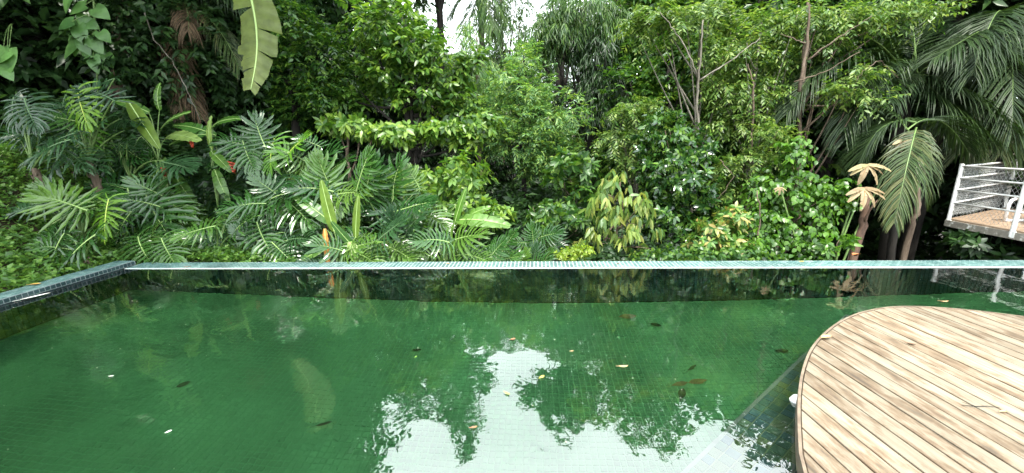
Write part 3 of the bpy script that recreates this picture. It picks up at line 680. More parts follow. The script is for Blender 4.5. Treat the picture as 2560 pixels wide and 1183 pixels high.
def paddle_mesh(name, seed, mats, W=0.28, droop=0.3, tears=3, fold=0.25, n=22, ripple=0.012):
    """banana-like blade: midrib along +Y, unit length, with splits that run in to the midrib"""
    g = np.random.default_rng(seed); V, F4, F4r = [], [], []
    def mid(t): return np.array([0, t, 0.10 * t - droop * t * t])
    def wid(t): return W / 2 * (math.sin(math.pi * min(1, max(0, (t + 0.03) / 1.06)) ** 0.8) ** 0.55)
    for side in (-1, 1):
        cuts = set(int(c) for c in g.integers(3, n - 2, tears)); prev = None
        off = 0.0
        for s_ in range(n + 1):
            t = s_ / n
            def row(lag, shrink):
                w = wid(t) * shrink; k0 = len(V); p = mid(t)
                for u in (0.0, 0.5, 1.0):
                    V.append(p + np.array([side * w * u, -0.25 * w * u + lag * u + 0.25 * w * u * 1.2, fold * w * u - 0.55 * fold * w * u * u * 2 + ripple * math.sin(s_ * 2.3 + side) * u]))
                return k0
            if prev is not None:
                a = prev; b = row(off, 1.0); F4 += [[a, a + 1, b + 1, b], [a + 1, a + 2, b + 2, b + 1]]
                prev = b
                if s_ in cuts:
                    off = g.uniform(0.005, 0.03); prev = row(off + 0.012, g.uniform(0.82, 1.0))
            else: prev = row(off, 1.0)
    for s_ in range(n + 1):
        t = s_ / n; w = 0.013 * (1 - 0.85 * t); p = mid(t); k0 = len(V); V += [p + np.array([w, 0, 0.003]), p + np.array([0, 0, 0.012]), p + np.array([-w, 0, 0.003]), p + np.array([0, 0, -0.014])]
        if s_: F4r += [[k0 - 4, k0, k0 + 1, k0 - 3], [k0 - 3, k0 + 1, k0 + 2, k0 - 2], [k0 - 2, k0 + 2, k0 + 3, k0 - 1], [k0 - 1, k0 + 3, k0, k0 - 4]]
    return mesh_from(name, V, [F4, F4r], mats, smooth=True, fm=[0, 1])
def heart_mesh(name, mats, W=0.85):
    V, F = [], []; n = 9
    for s_ in range(n + 1):
        t = s_ / n; w = W / 2 * math.sin(math.pi * min(1, (t + 0.12) / 1.12) ** 0.62) ** 0.8 if s_ < n else 0.002
        back = 0.16 * max(0, 1 - t * 4); z = -0.22 * t * t; k0 = len(V)
        V += [(w, t - back, z + 0.05 * w), (w * 0.5, t - back * 0.6, z + 0.09 * w), (0, t, z), (-w * 0.5, t - back * 0.6, z + 0.09 * w), (-w, t - back, z + 0.05 * w)]
        if s_:
            for q in range(4): F.append([k0 - 5 + q, k0 + q, k0 + q + 1, k0 - 4 + q])
    return mesh_from(name, V, [F], mats, smooth=True)
def frame(p, d, up, L):
    """matrix with +Y along d, +Z near up, scaled by L"""
    d = nrm(np.asarray(d, float)); s = nrm(np.cross(d, np.asarray(up, float))); u = np.cross(s, d)
    M_ = np.eye(4); M_[:3, 0] = s * L; M_[:3, 1] = d * L; M_[:3, 2] = u * L; M_[:3, 3] = p
    return Matrix(M_.tolist())
def frond_obj(P0, P1, P2, parent, base, mat, n=46, ll=0.42, lw=0.03, hang=0.55, name="frond", start=0.12, rr=0.013, ang=50, updown=0.0):
    n = int(n * 1.6); lw = lw * 0.56
    """pinnate palm frond along a curve through three control points, its leaflets folded strips"""
    C = bez(P0, P1, P2, 40); m = MB(); m.tube(C, np.linspace(rr, rr * 0.15, 40), 5)
    rib = m
    t = np.linspace(start, 0.985, n); x = t * 39; P = np.stack([np.interp(x, np.arange(40), C[:, i]) for i in range(3)], -1); Tg = nrm(np.gradient(C, axis=0)); T = nrm(np.stack([np.interp(x, np.arange(40), Tg[:, i]) for i in range(3)], -1))
    Vs, Fs, n0 = [], [], 0
    side = nrm(np.cross(T, UP + 1e-3)); upv = np.cross(side, T); upv = np.where(upv[:, 2:3] < 0, -upv, upv)
    for s in (-1, 1):
        a = R(ang) * (1.25 - 0.75 * t)[:, None] * rng.uniform(0.9, 1.1, (n, 1))
        D = T * np.cos(a) + side * s * np.sin(a) + upv * (0.18 + updown)
        L = ll * (0.45 + 0.75 * np.sin(np.pi * np.clip((t - start) / (1 - start) * 0.86 + 0.12, 0, 1)))[:, None] * rng.uniform(0.85, 1.12, (n, 1))
        D = nrm(D + rng.normal(0, 0.06, (n, 3)))
        g = hang * rng.uniform(0.6, 1.4, (n, 1))
        pts = [P, P + D * L * 0.4 - UP * g * L * 0.10, P + D * L * 0.75 - UP * g * L * 0.42, P + D * L * (1 - 0.1 * g) - UP * g * L * 0.85]
        wv = nrm(np.cross(D, upv)); ws = [0.5, 1.0, 0.75, 0.04]
        V = []
        for q, p in enumerate(pts):
            w = lw * ws[q] / 2; V += [p + wv * w + upv * w * 0.5, p, p - wv * w + upv * w * 0.5]
        V = np.stack(V, 1); T4 = np.array([[0, 3, 4, 1], [1, 4, 5, 2], [3, 6, 7, 4], [4, 7, 8, 5], [6, 9, 10, 7], [7, 10, 11, 8]])
        Vs.append(V.reshape(-1, 3)); Fs.append(((np.arange(n) * 12)[:, None, None] + T4[None]).reshape(-1, 4) + n0); n0 += n * 12
    Vr = np.vstack(rib.V); V = np.vstack(Vs + [Vr]); F4r = np.vstack(rib.F4) + n0; F3r = np.vstack(rib.F3) + n0
    return mobj(name, V - base, [np.vstack(Fs), F4r, F3r], [mat, M_STALK], parent, fm=[0, 1, 1])
# ------------------------------------------------------------------ philodendrons and broad-leaved herbs behind the pool
PH = [philo_mesh("leaf", s, [M_PHILO, M_RIB], d, w) for s, d, w in ((1, 0.16, 1.0), (2, 0.30, 0.95), (3, 0.42, 1.05), (4, 0.22, 0.85), (5, 0.34, 1.1), (6, 0.52, 0.9), (7, 0.26, 0.78), (8, 0.12, 0.95))]
def recol(meshes, mat, rib=None):
    out = []
    for me in meshes:
        c = me.copy(); c.materials[0] = mat
        if rib: c.materials[1] = rib
        out.append(c)
    return out
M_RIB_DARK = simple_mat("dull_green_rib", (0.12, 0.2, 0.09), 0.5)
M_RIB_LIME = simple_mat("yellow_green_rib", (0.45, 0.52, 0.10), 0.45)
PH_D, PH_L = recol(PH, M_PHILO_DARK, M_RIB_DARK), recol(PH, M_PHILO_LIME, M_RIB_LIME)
PSET = {'n': PH, 'd': PH_D, 'l': PH_L}

EXTRA = []
def add_leaf(plant, root, px, py, Y, Lpx, ang, tone='n', toward=0.45, face=0.7, me=None, name="leaf", petiole=True, scale=1.0, pr=0.011):
    """leaf centred on a pixel at distance Y; ang is the picture angle of base -> tip, toward tips it to the viewer"""
    c = at(px, py, Y); mpp = np.linalg.norm(at(px + 10, py, Y) - at(px - 10, py, Y)) / 20
    a = R(ang); d = np.array([math.cos(a), -toward * 1.0, math.sin(a)]); d = nrm(d)
    inplane = math.hypot(d[0], d[2]); L = Lpx * mpp / max(0.55, inplane) * scale
    up = np.array([rng.normal(0, 0.18), -face, 1.0])
    p = c - d * L * 0.45
    me = me if me is not None else PSET[tone][int(rng.integers(0, 8))]
    base = np.array(plant.location)
    o = inst(name, me, plant, frame(p - base, d, up, L))
    if petiole:
        r = np.asarray(root, float); mid = (r + p) / 2 + UP * (0.25 * np.linalg.norm(p - r)) - d * 0.08
        m = MB(); m.tube(bez(r, mid, p + d * L * 0.02, 9), np.linspace(pr * 1.3, pr * 0.75, 9), 6)
        m.build("petiole", M_STALK, plant, smooth=True, loc=base)
    return o
def philo(label, rootpx, Y, leaves, group="philodendrons behind the pool", stem=0.25):
    r = at(*rootpx, Y); z = float(terrain(r[0], Y)); base = np.array([r[0], Y, min(z, r[2] - 0.02)])
    e = empty("philodendron", base, label, "plant", group)
    top = base + np.array([0.03, -0.05, max(0.12, r[2] - base[2])])
    m = MB(); m.tube(bez(base, (base + top) / 2 + [0.05, 0, 0], top, 8), [0.06, 0.06, 0.055, 0.055, 0.05, 0.05, 0.045, 0.03], 8)
    for k in range(7):
        a_ = k * 2.4; zz = (top - base) * (0.25 + 0.1 * k); q = base + zz; w = np.array([math.cos(a_), math.sin(a_), 0.2]) * 0.085
        m.tube([q, q + w * 0.7, q + w + [0, 0, 0.05]], [0.022, 0.016, 0.005], 5)
    m.build("stem", M_BARK, e, smooth=True, loc=base)
    for lf in leaves:
        dy = lf[6] if len(lf) > 6 else rng.uniform(-0.35, 0.1)
        add_leaf(e, top, lf[0], lf[1], Y + dy, lf[2] * rng.uniform(0.70, 0.86), lf[3], lf[4], lf[5])
        for _q in range(2 if rng.uniform() < 0.6 else 1):      # smaller leaves of the same plant a little behind
            add_leaf(e, top, lf[0] + rng.uniform(-55, 55), lf[1] + rng.uniform(-25, 40), Y + dy + rng.uniform(0.1, 0.4), lf[2] * rng.uniform(0.5, 0.68), lf[3] + rng.uniform(-50, 50), 'd' if (lf[4] == 'd' or rng.uniform() < 0.25) else 'n', lf[5] + rng.uniform(-0.2, 0.3))
    return e
#                       px   py   Lpx  ang tone toward dY
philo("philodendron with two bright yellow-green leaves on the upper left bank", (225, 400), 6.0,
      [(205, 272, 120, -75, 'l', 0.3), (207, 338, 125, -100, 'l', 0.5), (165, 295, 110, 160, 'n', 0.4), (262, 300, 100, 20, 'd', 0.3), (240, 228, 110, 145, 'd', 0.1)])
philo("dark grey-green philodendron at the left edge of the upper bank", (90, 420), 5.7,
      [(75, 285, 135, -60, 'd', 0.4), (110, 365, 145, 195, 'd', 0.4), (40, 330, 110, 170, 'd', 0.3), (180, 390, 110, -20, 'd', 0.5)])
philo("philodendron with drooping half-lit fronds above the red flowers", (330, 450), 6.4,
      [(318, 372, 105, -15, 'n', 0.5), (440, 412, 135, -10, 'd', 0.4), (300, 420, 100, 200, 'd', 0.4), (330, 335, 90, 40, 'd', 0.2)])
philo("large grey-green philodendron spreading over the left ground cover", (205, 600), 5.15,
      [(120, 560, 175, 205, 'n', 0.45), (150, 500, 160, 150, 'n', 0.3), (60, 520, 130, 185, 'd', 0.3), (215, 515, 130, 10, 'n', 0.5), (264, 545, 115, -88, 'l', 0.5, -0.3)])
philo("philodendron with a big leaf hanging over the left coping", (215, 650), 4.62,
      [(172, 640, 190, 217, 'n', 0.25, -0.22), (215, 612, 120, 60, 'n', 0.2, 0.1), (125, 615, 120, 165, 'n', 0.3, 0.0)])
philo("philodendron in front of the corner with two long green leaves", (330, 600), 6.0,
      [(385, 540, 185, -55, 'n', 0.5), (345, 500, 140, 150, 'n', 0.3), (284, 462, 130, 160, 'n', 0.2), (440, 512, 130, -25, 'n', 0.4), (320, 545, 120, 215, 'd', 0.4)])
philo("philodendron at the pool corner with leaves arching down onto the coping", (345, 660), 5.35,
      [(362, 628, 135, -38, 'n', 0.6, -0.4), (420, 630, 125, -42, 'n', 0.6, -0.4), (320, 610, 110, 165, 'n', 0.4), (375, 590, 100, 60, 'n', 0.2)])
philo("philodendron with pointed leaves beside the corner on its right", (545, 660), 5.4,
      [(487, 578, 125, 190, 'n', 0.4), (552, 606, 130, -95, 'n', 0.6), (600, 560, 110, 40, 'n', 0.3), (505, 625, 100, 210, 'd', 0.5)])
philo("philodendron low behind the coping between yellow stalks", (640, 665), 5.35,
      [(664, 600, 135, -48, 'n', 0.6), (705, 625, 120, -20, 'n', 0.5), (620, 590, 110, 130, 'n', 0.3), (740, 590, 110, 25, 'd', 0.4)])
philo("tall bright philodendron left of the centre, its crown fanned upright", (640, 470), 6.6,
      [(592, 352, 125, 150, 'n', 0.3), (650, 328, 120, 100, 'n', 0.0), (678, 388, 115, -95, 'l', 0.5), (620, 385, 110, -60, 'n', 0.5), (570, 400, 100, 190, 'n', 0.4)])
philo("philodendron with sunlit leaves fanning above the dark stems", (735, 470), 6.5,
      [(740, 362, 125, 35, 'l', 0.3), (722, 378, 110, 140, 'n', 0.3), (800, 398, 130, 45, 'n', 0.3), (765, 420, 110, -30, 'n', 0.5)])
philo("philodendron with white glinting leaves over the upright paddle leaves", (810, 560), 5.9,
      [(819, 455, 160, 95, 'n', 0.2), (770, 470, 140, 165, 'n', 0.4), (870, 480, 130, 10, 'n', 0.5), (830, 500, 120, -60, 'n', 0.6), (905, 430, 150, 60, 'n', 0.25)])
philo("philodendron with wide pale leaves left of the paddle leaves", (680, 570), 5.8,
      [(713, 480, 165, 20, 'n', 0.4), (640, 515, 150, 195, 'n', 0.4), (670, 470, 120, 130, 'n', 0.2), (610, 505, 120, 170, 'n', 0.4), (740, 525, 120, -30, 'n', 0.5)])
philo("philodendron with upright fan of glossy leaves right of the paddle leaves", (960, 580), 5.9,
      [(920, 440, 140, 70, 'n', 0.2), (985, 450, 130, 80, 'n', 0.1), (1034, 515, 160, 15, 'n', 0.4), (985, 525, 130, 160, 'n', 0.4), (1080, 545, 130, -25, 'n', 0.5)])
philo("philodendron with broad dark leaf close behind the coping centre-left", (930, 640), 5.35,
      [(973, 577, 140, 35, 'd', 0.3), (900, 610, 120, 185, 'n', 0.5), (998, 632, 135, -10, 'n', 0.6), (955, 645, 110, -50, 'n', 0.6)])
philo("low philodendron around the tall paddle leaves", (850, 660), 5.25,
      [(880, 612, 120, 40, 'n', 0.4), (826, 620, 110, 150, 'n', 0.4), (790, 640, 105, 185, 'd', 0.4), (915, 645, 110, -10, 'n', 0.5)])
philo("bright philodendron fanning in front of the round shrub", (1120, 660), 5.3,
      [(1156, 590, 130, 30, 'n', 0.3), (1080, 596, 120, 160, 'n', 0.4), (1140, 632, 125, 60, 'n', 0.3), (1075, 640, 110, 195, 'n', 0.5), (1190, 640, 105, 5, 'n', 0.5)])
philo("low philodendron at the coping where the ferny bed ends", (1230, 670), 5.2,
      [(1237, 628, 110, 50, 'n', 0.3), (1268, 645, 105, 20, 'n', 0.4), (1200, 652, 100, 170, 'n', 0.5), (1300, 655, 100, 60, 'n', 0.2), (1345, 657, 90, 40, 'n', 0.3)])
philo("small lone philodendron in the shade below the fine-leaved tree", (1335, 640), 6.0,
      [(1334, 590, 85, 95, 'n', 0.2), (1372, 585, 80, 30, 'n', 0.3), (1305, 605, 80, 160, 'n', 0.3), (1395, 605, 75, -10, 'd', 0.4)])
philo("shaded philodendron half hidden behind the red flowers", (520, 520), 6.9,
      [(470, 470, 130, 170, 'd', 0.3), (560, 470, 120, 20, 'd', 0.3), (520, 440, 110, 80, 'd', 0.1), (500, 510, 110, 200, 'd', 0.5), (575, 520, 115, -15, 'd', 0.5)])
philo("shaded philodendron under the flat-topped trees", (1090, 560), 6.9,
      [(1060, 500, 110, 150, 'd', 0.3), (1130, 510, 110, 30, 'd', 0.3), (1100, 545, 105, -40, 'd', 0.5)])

# upright and arching paddle-leaved heliconias
PA_UP = paddle_mesh("leaf", 11, [M_HELI, M_RIB], W=0.24, droop=0.08, tears=0, ripple=0.006)
PA_AR = paddle_mesh("leaf", 12, [M_HELI, M_RIB], W=0.30, droop=0.35, tears=3)
PA_TORN = paddle_mesh("leaf", 13, [M_HELI, M_RIB], W=0.34, droop=0.45, tears=9)
M_LIT = leaf_mat("lit_tone_paddle_leaf", [(0.20, 0.33, 0.09), (0.24, 0.38, 0.11)], 0.4, 0.4, 0.5, per_object=True)  # paler copy of the paddle leaf, its lit look put into the colour
PA_PALE = recol([PA_AR], M_LIT)[0]; PA_UP_L = recol([PA_UP], leaf_mat("translucent_paddle_leaf", [(0.13, 0.24, 0.04), (0.17, 0.30, 0.05)], 0.42, 0.5, 0.4, per_object=True))[0]
PA_DRY = recol([paddle_mesh("leaf", 15, [M_DRY, M_RIB], W=0.16, droop=0.1, tears=4)], leaf_mat("withered_leaf", [(0.50, 0.24, 0.06), (0.55, 0.28, 0.08)], 0.6, 0.3, 0.3, per_object=True))[0]
def herb(label, rootpx, Y, leaves, name="heliconia", cat="plant", group="paddle-leaved plants"):
    r = at(*rootpx, Y); z = float(terrain(r[0], Y)); base = np.array([r[0], Y, min(z, r[2])]); e = empty(name, base, label, cat, group)
    m = MB(); top = np.array([r[0], Y, max(r[2], base[2] + 0.15)])
    for dx in (-0.03, 0.02, 0.05): m.tube([base + [dx, 0, 0], top + [dx * 1.5, 0.0, -0.05 * abs(dx)]], [0.022, 0.014], 6)
    m.build("stem", M_STALK, e, smooth=True, loc=base)
    for px, py, L, ang, me, tw, dy in leaves: add_leaf(e, top, px, py, Y + dy, L, ang, me=me, toward=tw, face=0.9, pr=0.009)
    return e, top
herb("two tall translucent paddle leaves standing behind the coping with a withered orange one", (850, 645), 5.15,
     [(822, 522, 125, 98, PA_UP_L, -0.05, 0.1), (893, 548, 105, 80, PA_UP_L, -0.05, 0.1), (789, 525, 110, 135, PA_AR, 0.1, 0.25), (817, 618, 100, -88, PA_DRY, 0.1, -0.1), (890, 638, 80, -50, PA_PALE, 0.6, -0.15), (860, 590, 80, 120, PA_UP, 0.2, 0.0), (770, 640, 75, 200, PA_AR, 0.4, 0.0)])
herb("single upright paddle leaf with a long arching one beside it, before the round shrub", (1128, 600), 5.7,
     [(1150, 520, 100, 68, PA_UP, 0.05, 0.0), (1195, 548, 130, 5, PA_AR, 0.3, -0.1), (1175, 535, 85, 35, PA_AR, 0.3, 0.1)])
he1, t1 = herb("heliconia with a long narrow bright leaf on the upper bank", (395, 400), 6.5,
     [(357, 308, 130, -57, PA_UP_L, 0.15, -0.2), (390, 245, 62, 90, PA_TORN, 0.1, 0.5), (442, 335, 105, 5, PA_PALE, 0.5, 0.0), (420, 300, 95, 35, PA_AR, 0.2, 0.2), (330, 262, 80, 150, PA_AR, 0.2, 0.3)])
he2, t2 = herb("heliconia with torn leaves and an orange-red flower spike", (420, 500), 6.6,
     [(345, 420, 110, 215, PA_TORN, 0.4, 0.0), (388, 428, 75, 240, PA_TORN, 0.5, -0.1), (455, 470, 90, -50, PA_AR, 0.4, 0.1)])
he3, t3 = herb("heliconia with ovate leaves on long bare stalks and red bracts", (545, 520), 6.5,
     [(520, 338, 75, 85, PA_PALE, 0.2, 0.0), (490, 318, 90, 150, PA_TORN, 0.3, 0.2), (555, 300, 85, 20, PA_AR, 0.3, 0.2), (545, 395, 70, -30, PA_AR, 0.5, 0.0), (548, 455, 75, -60, PA_AR, 0.4, -0.1), (470, 340, 80, 185, PA_AR, 0.4, 0.1)])
def bracts(plant, px, py, Y, h):
    b = np.array(plant.location); p = at(px, py, Y); m = MB()
    m.tube([p + [0, 0, h * 0.6], p + [0.01, 0, 0], p - [0, 0, h * 0.6]], [0.006, 0.008, 0.004], 5)
    for k in range(7):
        s = 1 if k % 2 else -1; q = p + np.array([0, -0.005, h * (0.5 - k / 6.5)]); w = h * (0.5 - 0.05 * k)
        m.tube([q, q + [s * w * 0.5, -0.01, 0.01], q + [s * w, -0.02, 0.035]], [0.012, 0.016, 0.002], 5)
    m.build("flower_spike", M_RED, plant, smooth=True, loc=b)
bracts(he2, 413, 432, 6.35, 0.13); bracts(he3, 585, 420, 6.3, 0.16); bracts(he3, 482, 362, 6.5, 0.10)

# the big banana leaf that hangs into the picture from above
bb = np.array([at(665, 290, 9.6)[0], 9.6, 0]); bb[2] = float(terrain(bb[0], bb[1]))
ban = empty("banana_plant", bb, "banana plant whose huge torn leaf hangs down in the upper left", "plant")
ctop = bb + np.array([0.05, -0.1, 4.2])
m = MB(); m.tube([bb, bb + [0.02, 0, 1.2], bb + [0.03, -0.03, 2.6], ctop], [0.13, 0.12, 0.10, 0.06], 10); m.build("stem", M_BARK_DARK, ban, smooth=True, loc=bb)
def banana_leaf(tip, hi, rootp, W, seed, n=64):
    """blade hanging from hi down to tip; its stalk arches from rootp"""
    g = np.random.default_rng(seed); tip, hi, rootp = map(np.asarray, (tip, hi, rootp)); L = np.linalg.norm(tip - hi)
    mid = [hi + (tip - hi) * t + np.array([0.05 * math.sin(t * 2.6), 0.14 * math.sin(t * 3.1), 0]) * L * 0.6 for t in np.linspace(0, 1, n + 1)]
    mid = np.array(mid); T = nrm(np.gradient(mid, axis=0)); S = nrm(np.cross(T, np.array([0.25, -1.0, 0.15]))); Nn = np.cross(S, T)
    V, F = [], []
    prof = lambda t: math.sin(math.pi * min(1, (t * 0.90 + 0.06))) ** 0.4 * (1.0 if t < 0.6 else (0.72 - 0.25 * (t - 0.6)))
    for s in (-1, 1):
        cuts = {14, 33, 40, 43, 46, 50, 56} if s > 0 else {26, 39, 52, 58}; prev = None; lag = 0.0; sh = 1.0
        for i in range(n + 1):
            t = i / n; w = W / 2 * prof(t)
            def row():
                k0 = len(V)
                for u in (0, 0.33, 0.66, 1.0):
                    V.append(mid[i] + S[i] * s * w * sh * u + T[i] * (0.16 * w * u + lag * u) + Nn[i] * (-0.20 * w * u * u + (0.008 * (i % 2) + 0.010 * math.sin(i * 0.9 + s)) * min(1, u * 2))); 
                return k0
            if prev is not None:
                b = row(); F += [[prev + q, prev + q + 1, b + q + 1, b + q] for q in range(3)]; prev = b
                if i in cuts: lag = g.uniform(0.03, 0.10); sh = g.uniform(0.70, 1.0); prev = row()
            else: prev = row()
    o = mobj("leaf", np.array(V) - bb, [F], M_BANANA_STRIPE, ban, smooth=True)
    m = MB(); m.tube(mid + Nn * -0.002, np.linspace(0.022, 0.006, n + 1), 6); m.build("midrib", M_RIB, o, smooth=True, loc=bb)
    m = MB(); pk = (rootp + hi) / 2 + np.array([0, 0, 0.7]); m.tube(bez(rootp, pk, hi, 12), np.linspace(0.04, 0.022, 12), 7); m.build("leaf_stalk", M_STALK, ban, smooth=True, loc=bb)
def stripe_mat():
    m_ = leaf_mat("striped_banana_leaf", [(0.105, 0.165, 0.04), (0.14, 0.20, 0.06)], 0.45, 0.45, 0.4, per_object=True)
    n, l = m_.node_tree.nodes, m_.node_tree.links
    tc = n.new("ShaderNodeTexCoord"); mp = n.new("ShaderNodeMapping"); mp.inputs['Scale'].default_value = (0.6, 0.6, 1); l.new(tc.outputs['Object'], mp.inputs[0])
    wv = n.new("ShaderNodeTexWave"); wv.bands_direction = 'Z'; wv.inputs['Scale'].default_value = 22; wv.inputs['Distortion'].default_value = 1.2; l.new(mp.outputs[0], wv.inputs['Vector'])
    b = n.new("ShaderNodeBump"); b.inputs['Strength'].default_value = 0.25; b.inputs['Distance'].default_value = 0.01; l.new(wv.outputs['Fac'], b.inputs['Height'])
    for nd in n:
        if nd.type in ('BSDF_PRINCIPLED', 'BSDF_TRANSLUCENT'): l.new(b.outputs[0], nd.inputs['Normal'])
    return m_
M_BANANA_STRIPE = stripe_mat()
banana_leaf(at(622, 224, 6.4), at(617, -50, 6.6), ctop, 0.74, 3)
banana_leaf(ctop + np.array([-1.6, 0.4, 0.2]), ctop + np.array([-0.3, 0.1, 0.7]), ctop, 0.6, 4)
banana_leaf(ctop + np.array([0.9, 1.2, 0.5]), ctop + np.array([0.2, 0.3, 0.8]), ctop, 0.6, 5)

# ------------------------------------------------------------------ shrubs and trees, near to far
def b(*a): return pblob(*a)
g_sh = "shrubs behind the pool"; g_tr = "trees behind the pool"
def gx(px, Y): return (float(at(px, 500, Y)[0]), Y)
tree("leafy_shrub", "rounded bright green shrub behind the philodendrons, right of the centre-left", "shrub", gx(1110, 7.0),
     [b(1080, 470, 6.9, 65, 55, 0.5), (b(1165, 440, 6.9, 65, 55, 0.5)), b(1160, 520, 6.8, 70, 45, 0.5), b(1030, 450, 7.1, 40, 40, 0.35)], 'whorl', M_BROAD_LIGHT, 1.5, 0.82, group=g_sh, r0=0.04)
tree("leafy_shrub", "low shrub branch with pale leaves reaching right over the dark gap", "shrub", gx(1190, 6.2),
     [b(1250, 540, 6.1, 38, 20, 0.25), b(1215, 520, 6.2, 30, 22, 0.25)], 'whorl', M_BROAD_LIGHT, 1.6, 0.75, group=g_sh, r0=0.03)
tree("flat_topped_tree", "small flat-topped tree with tiers of bright whorled leaves, slender trunk on the left", "tree", gx(875, 8.0),
     [b(860, 312, 8.0, 60, 24, 0.5), b(925, 330, 7.9, 40, 18, 0.4), b(820, 300, 8.1, 25, 18, 0.3)], 'whorl', M_BROAD_LIGHT, 1.6, 1.0, group=g_tr, r0=0.05, top=at(875, 300, 8.0))
tree("flat_topped_tree", "flat-topped tree with a wide bright tier of leaves over a thick dark trunk", "tree", gx(1042, 8.1),
     [b(1020, 335, 7.9, 90, 22, 0.6), b(1105, 325, 8.0, 60, 22, 0.5), b(1200, 310, 8.2, 55, 26, 0.5), b(1170, 345, 8.1, 40, 22, 0.4), b(960, 330, 7.8, 30, 16, 0.3)], 'whorl', M_BROAD_LIGHT, 1.6, 1.0, group=g_tr, r0=0.08, bark=M_BARK_DARK, top=at(1042, 310, 8.1))
tree("broadleaf_tree", "dense dark broad-leaved tree right of the hanging banana leaf", "tree", gx(760, 9.2),
     [b(740, 70, 9.0, 65, 70, 0.8), b(800, 140, 9.0, 70, 70, 0.8), b(720, 190, 9.2, 50, 60, 0.7), b(820, 230, 9.0, 80, 60, 0.8), b(740, 270, 9.2, 60, 40, 0.6), b(700, 20, 9.2, 50, 50, 0.7)], 'broad', M_BROAD, 1.35, 1.0, group=g_tr, r0=0.12, bark=M_BARK_DARK)
tree("broadleaf_tree", "tall light green broad-leaved tree left of the sky gap with a dark trunk", "tree", gx(1035, 9.0),
     [b(930, 60, 8.8, 75, 60, 0.7), b(1000, 40, 9.0, 55, 50, 0.8), b(1025, 120, 8.8, 70, 60, 0.8), b(960, 170, 8.9, 70, 60, 0.7), b(1110, 170, 9.0, 70, 55, 0.7), b(1060, 230, 8.9, 80, 50, 0.7), b(1185, 150, 9.2, 40, 30, 0.5), b(1140, 250, 9.0, 55, 40, 0.6), b(880, 240, 9.1, 60, 50, 0.6)], 'medium', M_BROAD_MID, 1.1, 1.0, group=g_tr, r0=0.13, bark=M_BARK_DARK,
     extra=[('broad', [b(1090, 130, 8.6, 70, 60, 0.4), b(960, 50, 8.5, 60, 50, 0.4), b(1160, 240, 8.7, 40, 30, 0.3)], 0.5)])
tree("fine_leaved_tree", "cone-shaped tree with feathery light green foliage at the centre", "tree", gx(1310, 9.4),
     [b(1310, 150, 9.4, 45, 45, 0.5), b(1300, 220, 9.3, 80, 55, 0.8), b(1260, 290, 9.3, 85, 55, 0.9), b(1370, 290, 9.3, 85, 60, 0.9), b(1300, 350, 9.2, 110, 45, 1.0), b(1400, 380, 9.2, 65, 50, 0.8), b(1350, 415, 9.2, 70, 30, 0.6), b(1200, 250, 9.5, 40, 50, 0.6)], 'fine', M_FINE, 0.95, 1.0, group=g_tr, r0=0.07, bark=M_BARK_DARK, lump=0.55, top=at(1308, 140, 9.4))
tree("drooping_tree", "tall bamboo-like tree with drooping narrow leaves around a dark column", "tree", gx(1490, 11.0),
     [b(1470, 30, 11, 75, 45, 1.0), b(1420, 80, 11, 55, 50, 0.8), b(1530, 70, 11, 60, 60, 0.9), b(1400, 20, 11, 40, 40, 0.6), b(1365, 60, 11, 35, 40, 0.5), b(1350, 110, 11.2, 30, 30, 0.4)], 'bamboo', M_BAMBOO, 1.2, 1.25, group=g_tr, r0=0.16, bark=M_BARK_DARK, upb=0.1)
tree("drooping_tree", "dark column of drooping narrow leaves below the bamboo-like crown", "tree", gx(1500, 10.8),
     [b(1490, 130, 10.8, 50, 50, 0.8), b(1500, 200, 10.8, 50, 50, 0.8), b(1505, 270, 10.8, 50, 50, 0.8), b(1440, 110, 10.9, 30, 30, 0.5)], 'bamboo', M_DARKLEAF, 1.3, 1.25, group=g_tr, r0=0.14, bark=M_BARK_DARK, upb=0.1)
tree("glossy_shrub", "tall shrub with dark glossy rosettes of leaves right of the centre", "shrub", gx(1690, 6.9),
     [b(1660, 330, 7.0, 60, 50, 0.6), b(1720, 380, 6.9, 60, 50, 0.6), b(1640, 410, 6.9, 60, 50, 0.6), b(1700, 460, 6.8, 80, 50, 0.7), b(1740, 520, 6.8, 60, 50, 0.6), b(1660, 550, 6.8, 60, 50, 0.6), b(1720, 600, 6.7, 70, 45, 0.6)], 'glossy', M_GLOSSY, 1.4, 1.0, group=g_sh, r0=0.05)
tree("pendant_shrub", "shrub with long pale yellowish leaves hanging limp close behind the coping", "shrub", gx(1545, 6.0),
     [b(1535, 455, 6.0, 40, 30, 0.3), b(1500, 500, 5.9, 45, 30, 0.35), b(1575, 500, 5.9, 55, 35, 0.35), b(1540, 560, 5.8, 80, 35, 0.4), b(1610, 560, 5.8, 40, 30, 0.3), b(1480, 600, 5.7, 40, 30, 0.3), b(1600, 620, 5.6, 60, 25, 0.3)], 'pendant', M_PENDANT, 0.5, 0.72, group=g_sh, r0=0.03, upb=0.3, shell=0.7)
tree("big_leaved_shrub", "shrub with large smooth mid-green leaves below the cone-shaped tree", "shrub", gx(1430, 7.4),
     [b(1420, 405, 7.3, 45, 25, 0.35), b(1470, 430, 7.4, 35, 35, 0.35), b(1400, 440, 7.4, 35, 25, 0.3), b(1450, 480, 7.3, 45, 28, 0.35)], 'whorl', M_BROAD, 1.5, 0.95, group=g_sh, r0=0.03)
tree("leafy_shrub", "low spreading green shrub in the shade left of the hanging pale leaves", "shrub", gx(1390, 6.5),
     [b(1380, 530, 6.5, 60, 25, 0.35), b(1440, 545, 6.4, 50, 25, 0.35), b(1350, 555, 6.5, 35, 20, 0.3)], 'whorl', M_BROAD, 1.6, 0.7, group=g_sh, r0=0.03)
